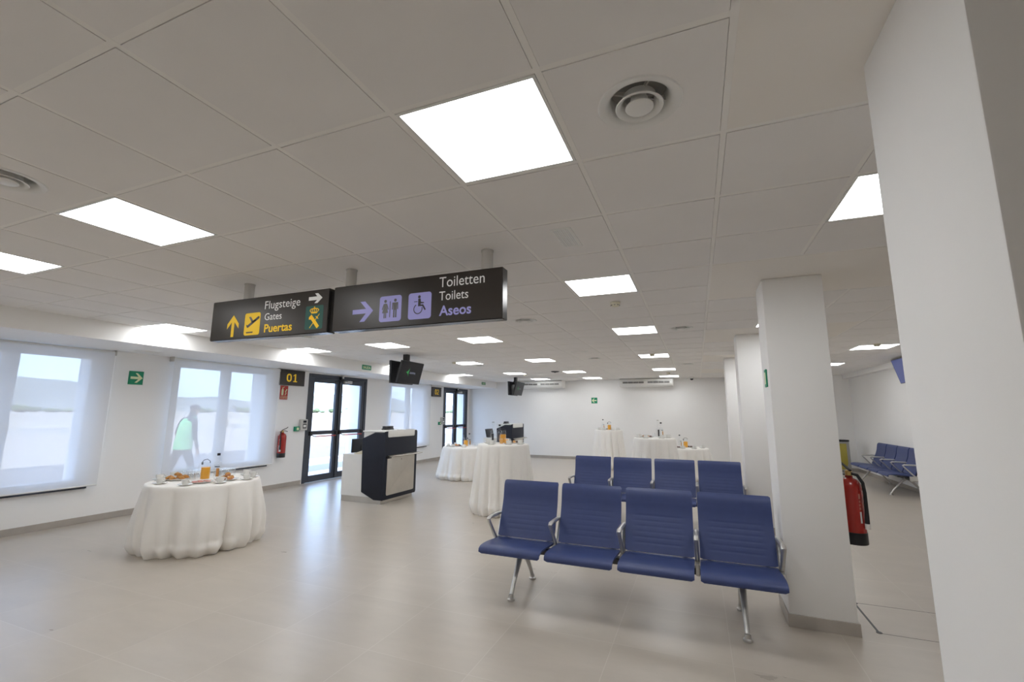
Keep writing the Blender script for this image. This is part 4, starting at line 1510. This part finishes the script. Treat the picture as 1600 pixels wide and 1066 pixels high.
# ------------------------------------------------------------------ crockery
cup0 = empty('coffee_cup', (0, 0, 0))
MB().lathe([(0.0, 0.0), (0.024, 0.0), (0.027, 0.003), (0.034, 0.012), (0.040, 0.032), (0.042, 0.060), (0.0395, 0.060), (0.0375, 0.032), (0.031, 0.014), (0.0, 0.008)], 28).build('bowl', CHINA, cup0)
MB().tube([(0.038, 0, 0.048), (0.058, 0, 0.050), (0.064, 0, 0.038), (0.056, 0, 0.022), (0.036, 0, 0.020)], [0.005, 0.0045, 0.0045, 0.0045, 0.005], 8).build('handle', CHINA, cup0)
sau0 = MB().lathe([(0.0, 0.003), (0.036, 0.003), (0.036, 0.0), (0.042, 0.0), (0.062, 0.009), (0.074, 0.015), (0.075, 0.017), (0.060, 0.0125), (0.034, 0.007), (0.0, 0.007)], 32, cap0=False, cap1=False).build('saucer', CHINA)
plate0 = MB().lathe([(0.0, 0.004), (0.075, 0.004), (0.075, 0.0), (0.083, 0.0), (0.115, 0.010), (0.130, 0.017), (0.131, 0.0195), (0.113, 0.014), (0.080, 0.008), (0.0, 0.008)], 40, cap0=False, cap1=False).build('serving_plate', CHINA)
gl0 = MB().lathe([(0.036, 0.0), (0.0365, 0.001), (0.030, 0.086), (0.027, 0.09), (0.0, 0.09), (0.0, 0.086), (0.026, 0.085), (0.0285, 0.08), (0.0348, 0.001)], 20, cap0=False, cap1=False).build('drinking_glass', TUMBLER)
roll0 = empty('bread_roll', (0, 0, 0))
rb_ = MB().lathe([(0.0, 0.0), (0.022, 0.001), (0.031, 0.012), (0.032, 0.022), (0.026, 0.036), (0.014, 0.043), (0.0, 0.045)], 18)
rb_.build('crust', PASTRY, roll0)
MB().lathe([(0.0285, 0.010), (0.0335, 0.014), (0.0335, 0.018), (0.0285, 0.022)], 18, cap0=False, cap1=False).build('filling', PINKISH, roll0)
cro0 = MB().tube([(-0.045, 0.012, 0.012), (-0.03, 0.0, 0.018), (-0.012, -0.006, 0.024), (0.0, -0.008, 0.026), (0.012, -0.006, 0.024), (0.03, 0.0, 0.018), (0.045, 0.012, 0.012)],
                 [0.006, 0.015, 0.019, 0.022, 0.019, 0.015, 0.006], 12, side=(0, 0, 1)).build('croissant', PASTRY)
cho0 = MB().lathe([(0.0, 0.0), (0.024, 0.0), (0.031, 0.010), (0.030, 0.020), (0.020, 0.028), (0.0, 0.030)], 16).build('chocolate_cake', DARKPASTRY)
coo0 = MB().lathe([(0.0, 0.0), (0.024, 0.0), (0.027, 0.004), (0.024, 0.009), (0.0, 0.011)], 16).build('cookie', PINKISH)

jug0 = empty('juice_jug', (0, 0, 0))
MB().lathe([(0.0, 0.0), (0.046, 0.0), (0.050, 0.006), (0.052, 0.10), (0.050, 0.165), (0.044, 0.195), (0.047, 0.215), (0.0455, 0.2145), (0.0425, 0.195), (0.0485, 0.165), (0.0505, 0.10), (0.0485, 0.010), (0.0, 0.008)], 28, cap0=False, cap1=False).build('glass_body', GLASS, jug0)
MB().lathe([(0.0, 0.0095), (0.048, 0.0105), (0.050, 0.10), (0.0492, 0.148), (0.0, 0.148)], 28).build('juice', JUICE, jug0)
MB().tube([(-0.048, 0, 0.185), (-0.082, 0, 0.19), (-0.094, 0, 0.15), (-0.088, 0, 0.09), (-0.052, 0, 0.06)], 0.007, 8).build('handle', GLASS, jug0)
MB().tube([(-0.050, 0, 0.19), (-0.052, 0, 0.212), (-0.03, 0, 0.235), (0.01, 0, 0.245), (0.045, 0, 0.225), (0.05, 0, 0.20)], 0.0035, 6).lathe([(0.010, 0), (0.010, 0.03), (0, 0.03)], 10, (-0.050, 0, 0.178)).build('clip', BEAM, jug0)

bot0 = empty('glass_bottle', (0, 0, 0))
MB().lathe([(0.0, 0.006), (0.038, 0.0), (0.042, 0.006), (0.042, 0.185), (0.036, 0.208), (0.019, 0.222), (0.0155, 0.235), (0.0155, 0.285), (0.0175, 0.287), (0.0175, 0.296), (0.013, 0.296)], 28, cap0=False, cap1=False).build('glass_body', GLASS, bot0)
MB().lathe([(0.0, 0.008), (0.0385, 0.008), (0.0385, 0.178), (0.0, 0.178)], 24).build('water', GLASS, bot0)
MB().lathe([(0.0185, 0.284), (0.0185, 0.312), (0.0, 0.313)], 16).build('cap', BLACK, bot0)
MB().grid([[(0.0424 * math.cos(math.radians(-70 + 9 * i)), 0.0424 * math.sin(math.radians(-70 + 9 * i)), z) for i in range(6)] for z in (0.03, 0.13)]).build('label', PASTRY, bot0)
MB().grid([[(0.0424 * math.cos(math.radians(-100 + 10 * i)), 0.0424 * math.sin(math.radians(-100 + 10 * i)), z) for i in range(9)] for z in (0.145, 0.155)]).build('label_band', BEAM, bot0)
car0 = empty('glass_bottle', (0, 0, 0))
MB().lathe([(0.0, 0.005), (0.044, 0.0), (0.046, 0.006), (0.046, 0.175), (0.040, 0.205), (0.020, 0.235), (0.017, 0.25), (0.017, 0.33), (0.020, 0.332), (0.020, 0.345), (0.015, 0.345)], 28, cap0=False, cap1=False).build('glass_body', GLASS, car0)
MB().lathe([(0.0, 0.008), (0.042, 0.008), (0.042, 0.168), (0.0, 0.168)], 24).build('water', GLASS, car0)
MB().lathe([(0.016, 0.344), (0.021, 0.346), (0.021, 0.362), (0, 0.363)], 16).build('cap', POLE, car0)
MB().grid([[(0.0464 * math.cos(math.radians(-110 + 8 * i)), 0.0464 * math.sin(math.radians(-110 + 8 * i)), z) for i in range(6)] for z in (0.03, 0.165)]).build('label', BEAM, car0)
jg0 = empty('juice_glass', (0, 0, 0))
MB().lathe([(0.0, 0.0), (0.028, 0.0), (0.036, 0.09), (0.0348, 0.09), (0.0265, 0.006), (0.0, 0.006)], 20, cap0=False, cap1=False).build('glass_body', TUMBLER, jg0)
MB().lathe([(0.0, 0.008), (0.0262, 0.008), (0.0325, 0.072), (0.0, 0.072)], 20).build('juice', JUICE, jg0)

used = set()


def put(proto, tbl, x, y, label, cat, group=None, rz=0.0, dz=0.0, keep=True):
    """place a thing on a table top; the first placing takes the original, later ones copy it"""
    cx, cy, R, h = T[tbl]
    d = Vector((x - cx, y - cy))
    if keep and d.length > R - 0.085:
        d = d.normalized() * (R - 0.085)
    loc = (cx + d.x, cy + d.y, h + 0.0008 + dz)
    if proto.name not in used:
        used.add(proto.name)
        proto.location = loc
        proto.rotation_euler = (0, 0, rz)
        tag(proto, label, cat, group)
        o = proto
    else:
        o = copy_tree(proto)
        for k in ('group',):
            if k in o:
                del o[k]
        o.location = loc
        o.rotation_euler = (0, 0, rz)
        tag(o, label, cat, group)
    return o


TN = {'t1': 'the low table by the second window', 't2': 'the tall table left of the nearest bench', 't3': 'the low table by the farther door',
      't4': 'the tall table under the green arrow', 't5': 'the middle back table', 't6': 'the low back table by the pillars'}


def cup(tbl, x, y, where, rz=0.3):
    put(sau0, tbl, x, y, 'white saucer ' + where, 'saucer', 'saucers on ' + TN[tbl])
    put(cup0, tbl, x, y, 'white coffee cup ' + where, 'cup', 'coffee cups on ' + TN[tbl], rz, 0.0072)


rr_ = random.Random(3)
# low table by the second window
cup('t1', -5.16, 2.36, 'at the left end of the low table by the second window', 0.6)
cup('t1', -4.775, 2.205, 'second from the left on the front edge of the low window table', 0.2)
cup('t1', -5.18, 2.60, 'behind the croissant plate on the low window table', 2.0)
cup('t1', -4.40, 2.25, 'at the front edge below the tumblers on the low window table', 0.1)
cup('t1', -4.218, 2.53, 'in front of the water bottle on the low window table', 0.9)
cup('t1', -4.165, 2.86, 'right of the golden rolls on the low window table', 2.2)
cup('t1', -4.30, 3.02, 'at the right end of the low window table', 1.2)
cup('t1', -4.55, 3.13, 'rearmost at the right end of the low window table', 2.4)
cup('t1', -5.10, 2.95, 'behind the tumblers on the low window table', 1.7)
put(plate0, 't1', -4.93, 2.49, 'white plate of croissants on the low table by the second window', 'plate', 'serving plates')
put(plate0, 't1', -4.45, 2.46, 'white plate of flat pink biscuits on the low window table', 'plate', 'serving plates')
put(plate0, 't1', -4.365, 2.715, 'white plate of round golden rolls on the low window table', 'plate', 'serving plates')
for k in range(5):
    a = k * 1.257
    put(cro0, 't1', -4.93 + 0.078 * math.cos(a), 2.49 + 0.078 * math.sin(a), 'golden croissant on the plate at left of the low window table', 'croissant', 'croissants on the window table', a, 0.0085)
put(cro0, 't1', -4.93, 2.49, 'golden croissant on top of the pile on the low window table', 'croissant', 'croissants on the window table', 0.4, 0.046)
put(cho0, 't1', -4.99, 2.60, 'dark chocolate cake behind the croissants on the low window table', 'cake', None, 0, 0.012, False)
for k in range(7):
    a = k * 0.9
    q = 0.072 if k else 0.0
    put(coo0, 't1', -4.45 + q * math.cos(a), 2.46 + q * math.sin(a), 'flat pink biscuit on the front plate of the low window table', 'biscuit', 'pink biscuits on the window table', a, 0.0085)
for k, (dx, dy, dz) in enumerate(((-0.06, 0.02, 0), (0.0, 0.06, 0), (0.06, 0.0, 0), (-0.01, -0.05, 0), (0.0, 0.012, 0.040))):
    put(roll0, 't1', -4.365 + dx, 2.715 + dy, 'round golden roll on the right plate of the low window table' if dz == 0 else 'topmost golden roll on the right plate of the low window table', 'bread roll', 'golden rolls on the window table', k, 0.0085 + dz)
for gx, gy, ax in ((-4.98, 2.70, 'left of the orange juice jug'), (-4.80, 2.98, 'right of the water bottle')):
    for i in range(3):
        for j in range(3):
            put(gl0, 't1', gx + (i - 1) * 0.077, gy + (j - 1) * 0.077, 'upturned clear tumbler in the block ' + ax + ', low window table', 'glass', 'tumblers ' + ax)
put(jug0, 't1', -4.665, 2.65, 'glass jug of orange juice with clip lid on the low window table', 'jug', 'orange juice jugs', 0.35)
put(bot0, 't1', -4.60, 2.755, 'clear glass bottle with black cap behind the jug on the low window table', 'bottle', 'clear glass bottles', 0.3)
put(gl0, 't1', -4.76, 2.56, 'clear tumbler standing just left of the jug on the low window table', 'glass')
# tall table left of the nearest bench
cup('t2', -2.26, 5.80, 'at the left end of the tall table left of the nearest bench', 2.8)
cup('t2', -2.09, 5.55, 'at the front left of the tall table left of the nearest bench', 0.3)
cup('t2', -1.83, 5.66, 'at the front right of the tall table left of the nearest bench', 1.1)
cup('t2', -1.68, 5.80, 'at the right end of the tall table left of the nearest bench', 0.3)
cup('t2', -2.27, 6.00, 'behind the leftmost cup of the tall table left of the nearest bench', 2.0)
cup('t2', -2.05, 6.13, 'rearmost on the tall table left of the nearest bench', 0.6)
put(car0, 't2', -2.17, 5.80, 'tall clear bottle with dark label on the tall table', 'bottle', 'clear glass bottles', 0.3)
put(bot0, 't2', -2.13, 5.98, 'shorter clear bottle right of the dark labelled one on the tall table', 'bottle', 'clear glass bottles', 2.6)
put(jug0, 't2', -2.03, 5.90, 'glass jug of orange juice on the tall table left of the bench', 'jug', 'orange juice jugs', 0.3)
put(jg0, 't2', -2.00, 5.76, 'glass of orange juice left of two on the tall table', 'glass', 'glasses of juice')
put(jg0, 't2', -1.935, 5.82, 'glass of orange juice right of two on the tall table', 'glass', 'glasses of juice')
put(plate0, 't2', -1.85, 5.99, 'white plate of chocolate cakes on the tall table', 'plate', 'serving plates', 0, 0, False)
for k in range(5):
    a = k * 1.257
    put(cho0 if k < 4 else cro0, 't2', -1.85 + 0.065 * math.cos(a), 5.99 + 0.065 * math.sin(a),
        'dark chocolate cake on the plate of the tall table' if k < 4 else 'golden croissant among the chocolate cakes on the tall table', 'cake' if k < 4 else 'croissant', 'chocolate cakes on the tall table' if k < 4 else None, a, 0.0085, False)
# low table by the farther door
cup('t3', -4.82, 8.92, 'at the left end of the low table by the farther door', 2.8)
cup('t3', -4.60, 8.72, 'at the front of the low table by the farther door', 0.3)
cup('t3', -4.28, 8.72, 'at the front right of the low table by the farther door', 0.6)
cup('t3', -4.80, 9.25, 'at the back left of the low table by the farther door', 1.5)
put(plate0, 't3', -4.60, 9.0, 'white plate of rolls on the low table by the farther door', 'plate', 'serving plates')
for k in range(4):
    a = k * 1.57
    put(cho0 if k == 0 else roll0, 't3', -4.60 + 0.06 * math.cos(a), 9.0 + 0.06 * math.sin(a),
        'dark cake on the plate by the farther door' if k == 0 else 'small roll on the plate by the farther door', 'cake' if k == 0 else 'bread roll', None if k == 0 else 'rolls by the farther door', a, 0.0085)
put(jug0, 't3', -4.40, 9.06, 'glass jug of orange juice on the low table by the farther door', 'jug', 'orange juice jugs', 2.9)
put(bot0, 't3', -4.42, 9.28, 'clear glass bottle on the low table by the farther door', 'bottle', 'clear glass bottles', 0.3)
put(bot0, 't3', -4.56, 9.22, 'clear glass bottle left of the other on the low table by the farther door', 'bottle', 'clear glass bottles', 0.3)
for i in range(3):
    for j in range(2):
        put(gl0, 't3', -4.12 + (i - 1) * 0.08, 9.10 + j * 0.08, 'upturned clear tumbler on the low table by the farther door', 'glass', 'tumblers by the farther door')
# tall table under the green arrow
cup('t4', -1.70, 12.48, 'at the left end of the tall table under the green arrow')
cup('t4', -1.53, 12.34, 'at the front of the tall table under the green arrow')
cup('t4', -1.30, 12.42, 'right of the jug on the tall table under the green arrow')
cup('t4', -1.17, 12.58, 'at the right end of the tall table under the green arrow')
put(bot0, 't4', -1.61, 12.60, 'clear glass bottle on the tall table under the green arrow', 'bottle', 'clear glass bottles', 0.3)
put(jug0, 't4', -1.40, 12.48, 'glass jug of orange juice on the tall table under the green arrow', 'jug', 'orange juice jugs', 0.3)
put(plate0, 't4', -1.46, 12.70, 'white plate on the tall table under the green arrow', 'plate', 'serving plates', 0, 0, False)
for k in range(2):
    put(cho0, 't4', -1.50 + 0.07 * k, 12.68, 'dark cake on the tall table under the green arrow', 'cake', 'cakes under the green arrow', 0, 0.0085, False)
# middle back table
cup('t5', -0.10, 8.56, 'at the left end of the middle back table')
cup('t5', 0.06, 8.36, 'at the front left of the middle back table')
cup('t5', 0.36, 8.45, 'at the front right of the middle back table')
cup('t5', 0.47, 8.66, 'at the right end of the middle back table')
put(car0, 't5', 0.28, 8.66, 'tall clear bottle on the middle back table', 'bottle', 'clear glass bottles', 0.3)
put(bot0, 't5', 0.33, 8.78, 'clear glass bottle behind the tall one on the middle back table', 'bottle', 'clear glass bottles', 0.3)
put(gl0, 't5', 0.19, 8.70, 'clear tumbler left of the bottles on the middle back table', 'glass')
put(plate0, 't5', 0.06, 8.64, 'white plate of dark cakes on the middle back table', 'plate', 'serving plates', 0, 0, False)
for k in range(5):
    a = k * 1.257
    put(cho0 if k < 3 else roll0, 't5', 0.06 + 0.065 * math.cos(a), 8.64 + 0.065 * math.sin(a),
        'dark cake on the plate of the middle back table' if k < 3 else 'small roll on the plate of the middle back table', 'cake' if k < 3 else 'bread roll', 'cakes on the middle back table' if k < 3 else 'rolls on the middle back table', a, 0.0085, False)
put(cho0, 't5', -0.04, 8.74, 'lone dark cake at the left back of the middle back table', 'cake')
# low back table by the pillars
put(plate0, 't6', 0.52, 10.92, 'white plate of dark cakes at left of the low back table by the pillars', 'plate', 'serving plates')
for k in range(5):
    a = k * 1.257
    put(cho0, 't6', 0.52 + 0.068 * math.cos(a), 10.92 + 0.068 * math.sin(a), 'dark cake on the left plate of the low back table by the pillars', 'cake', 'cakes on the low back table', a, 0.0085)
put(plate0, 't6', 0.86, 11.25, 'white plate of brown cakes behind the jug on the low back table by the pillars', 'plate', 'serving plates')
for k in range(3):
    put(cho0, 't6', 0.80 + 0.065 * k, 11.24, 'brown cake behind the jug on the low back table by the pillars', 'cake', 'brown cakes behind the jug', 0, 0.0085)
cup('t6', 0.68, 10.72, 'at the front of the low back table by the pillars')
cup('t6', 0.94, 10.78, 'at the front right of the low back table by the pillars')
cup('t6', 1.13, 11.10, 'at the right end of the low back table by the pillars')
put(bot0, 't6', 0.60, 11.20, 'clear glass bottle on the low back table by the pillars', 'bottle', 'clear glass bottles', 0.3)
put(jug0, 't6', 0.74, 11.10, 'glass jug of orange juice on the low back table by the pillars', 'jug', 'orange juice jugs', 0.3)


# ------------------------------------------------------------------ person walking past outside
def skinned(name, joints, bones, material, parent, sub=2, root=0):
    me = bpy.data.meshes.new(name)
    me.from_pydata([j[0] for j in joints], bones, [])
    o = bpy.data.objects.new(name, me)
    C.objects.link(o)
    sk = o.modifiers.new('skin', 'SKIN')
    for i, j in enumerate(joints):
        v = me.skin_vertices[0].data[i]
        rd = j[1]
        v.radius = rd if isinstance(rd, tuple) else (rd, rd)
        v.use_root = (i == root)
    ss = o.modifiers.new('sub', 'SUBSURF')
    ss.levels = sub
    ss.render_levels = sub
    dg = bpy.context.evaluated_depsgraph_get()
    m2_ = bpy.data.meshes.new_from_object(o.evaluated_get(dg))
    o.modifiers.clear()
    o.data = m2_
    m2_.materials.clear()
    m2_.materials.append(material)
    for p in m2_.polygons:
        p.use_smooth = True
    o.parent = parent
    return o


pe = empty('person', (-9.0, 5.10, -0.06), 0, 'person in a cap and green reflective vest walking past outside the second window', 'person')
# local: faces +y; x is to the person's right
J = [((0, 0.0, 0.96), (0.155, 0.11)), ((0, 0.02, 1.12), (0.145, 0.105)), ((0, 0.05, 1.30), (0.165, 0.115)), ((0, 0.085, 1.45), (0.13, 0.085)), ((0, 0.115, 1.54), 0.055), ((0, 0.15, 1.64), (0.075, 0.09)), ((0, 0.165, 1.75), (0.07, 0.085)),
     ((0.19, 0.06, 1.45), 0.065), ((0.235, 0.06, 1.18), 0.047), ((0.215, 0.13, 0.96), 0.036), ((0.205, 0.16, 0.88), 0.04),
     ((-0.19, 0.06, 1.45), 0.065), ((-0.25, 0.0, 1.18), 0.047), ((-0.235, 0.10, 0.96), 0.036), ((-0.225, 0.14, 0.88), 0.04),
     ((0.10, 0.0, 0.88), 0.10), ((0.105, 0.14, 0.52), 0.066), ((0.10, 0.15, 0.10), 0.042), ((0.105, 0.26, 0.045), 0.038),
     ((-0.10, -0.02, 0.88), 0.10), ((-0.105, -0.12, 0.52), 0.066), ((-0.10, -0.36, 0.16), 0.042), ((-0.105, -0.27, 0.05), 0.036)]
BN = [(0, 1), (1, 2), (2, 3), (3, 4), (4, 5), (5, 6), (3, 7), (7, 8), (8, 9), (9, 10), (3, 11), (11, 12), (12, 13), (13, 14), (0, 15), (15, 16), (16, 17), (17, 18), (0, 19), (19, 20), (20, 21), (21, 22)]
body = skinned('body', J, BN, DARKCLOTH, pe)
hd = MB().lathe([(0.0, -0.115), (0.035, -0.108), (0.055, -0.08), (0.068, -0.03), (0.076, 0.02), (0.074, 0.06), (0.055, 0.10), (0.0, 0.118)], 20)
bmesh.ops.transform(hd.bm, matrix=Matrix.Translation((0, 0.16, 1.66)) @ Matrix.Diagonal((0.98, 1.2, 1.0, 1)), verts=hd.bm.verts)
hd.lathe([(0.0, 0.03), (0.011, 0.0), (0.012, -0.015), (0, -0.02)], 8, (0, 0.252, 1.645)).box((-0.022, 0.228, 1.598), (0.022, 0.244, 1.606), 0.002, 1)
for sx in (-1, 1):
    hd.lathe([(0.0, -0.028), (0.012, -0.015), (0.014, 0.01), (0, 0.03)], 8, (sx * 0.077, 0.15, 1.655))
hd.build('head', SKIN, pe)
ey = MB()
for sx in (-1, 1):
    ey.lathe([(0, -0.008), (0.007, -0.004), (0.007, 0.004), (0, 0.008)], 8, (sx * 0.03, 0.243, 1.665))
ey.build('eyes', BLACK, pe)
cp = MB().lathe([(0.082, 0.0), (0.084, 0.03), (0.074, 0.075), (0.045, 0.10), (0, 0.108)], 22)
bmesh.ops.transform(cp.bm, matrix=Matrix.Translation((0, 0.155, 1.69)) @ Matrix.Diagonal((1.0, 1.2, 1.0, 1)), verts=cp.bm.verts)
cp.prism([(-0.07, 0.0), (-0.06, 0.06), (-0.03, 0.09), (0.03, 0.09), (0.06, 0.06), (0.07, 0.0)], 0.008, Matrix.Translation((0, 0.225, 1.69)) @ Matrix.Rotation(-0.2, 4, 'X'))
cp.build('cap', DARKCLOTH, pe)
vs = []
for z, cy_, a_, b_ in ((0.86, -0.005, 0.205, 0.155), (0.98, 0.0, 0.20, 0.150), (1.12, 0.02, 0.192, 0.145), (1.28, 0.045, 0.205, 0.150), (1.40, 0.065, 0.205, 0.138), (1.485, 0.085, 0.165, 0.105), (1.525, 0.10, 0.095, 0.085)):
    vs.append([(a_ * math.cos(2 * PI * i / 28), cy_ + b_ * math.sin(2 * PI * i / 28), z) for i in range(29)])
vm = MB().grid(vs)
bmesh.ops.remove_doubles(vm.bm, verts=vm.bm.verts, dist=1e-5)
vm.build('vest', VEST, pe)
for sx, y_, z_ in ((1, 0.16, 0.86), (-1, 0.14, 0.86)):
    hnd = MB()
    bx = sx * 0.205 if sx > 0 else -0.225
    hnd.tube([(bx, y_ - 0.005, z_ + 0.03), (bx, y_ + 0.012, z_ - 0.02), (bx, y_ + 0.018, z_ - 0.06)], [0.026, 0.036, 0.03], 10, flat=0.55, side=(0, 1, 0))
    for f_ in range(4):
        yy = y_ + 0.044 - f_ * 0.018
        L_ = (0.062, 0.072, 0.068, 0.052)[f_]
        hnd.tube([(bx, yy, z_ - 0.052), (bx - sx * 0.012, yy + 0.004, z_ - 0.06 - L_ * 0.5), (bx - sx * 0.03, yy + 0.004, z_ - 0.058 - L_)], [0.009, 0.0085, 0.007], 7)
    hnd.tube([(bx - sx * 0.004, y_ + 0.034, z_ - 0.01), (bx - sx * 0.018, y_ + 0.058, z_ - 0.042), (bx - sx * 0.028, y_ + 0.060, z_ - 0.072)], [0.011, 0.010, 0.008], 7)
    hnd.build('hand', SKIN, pe)
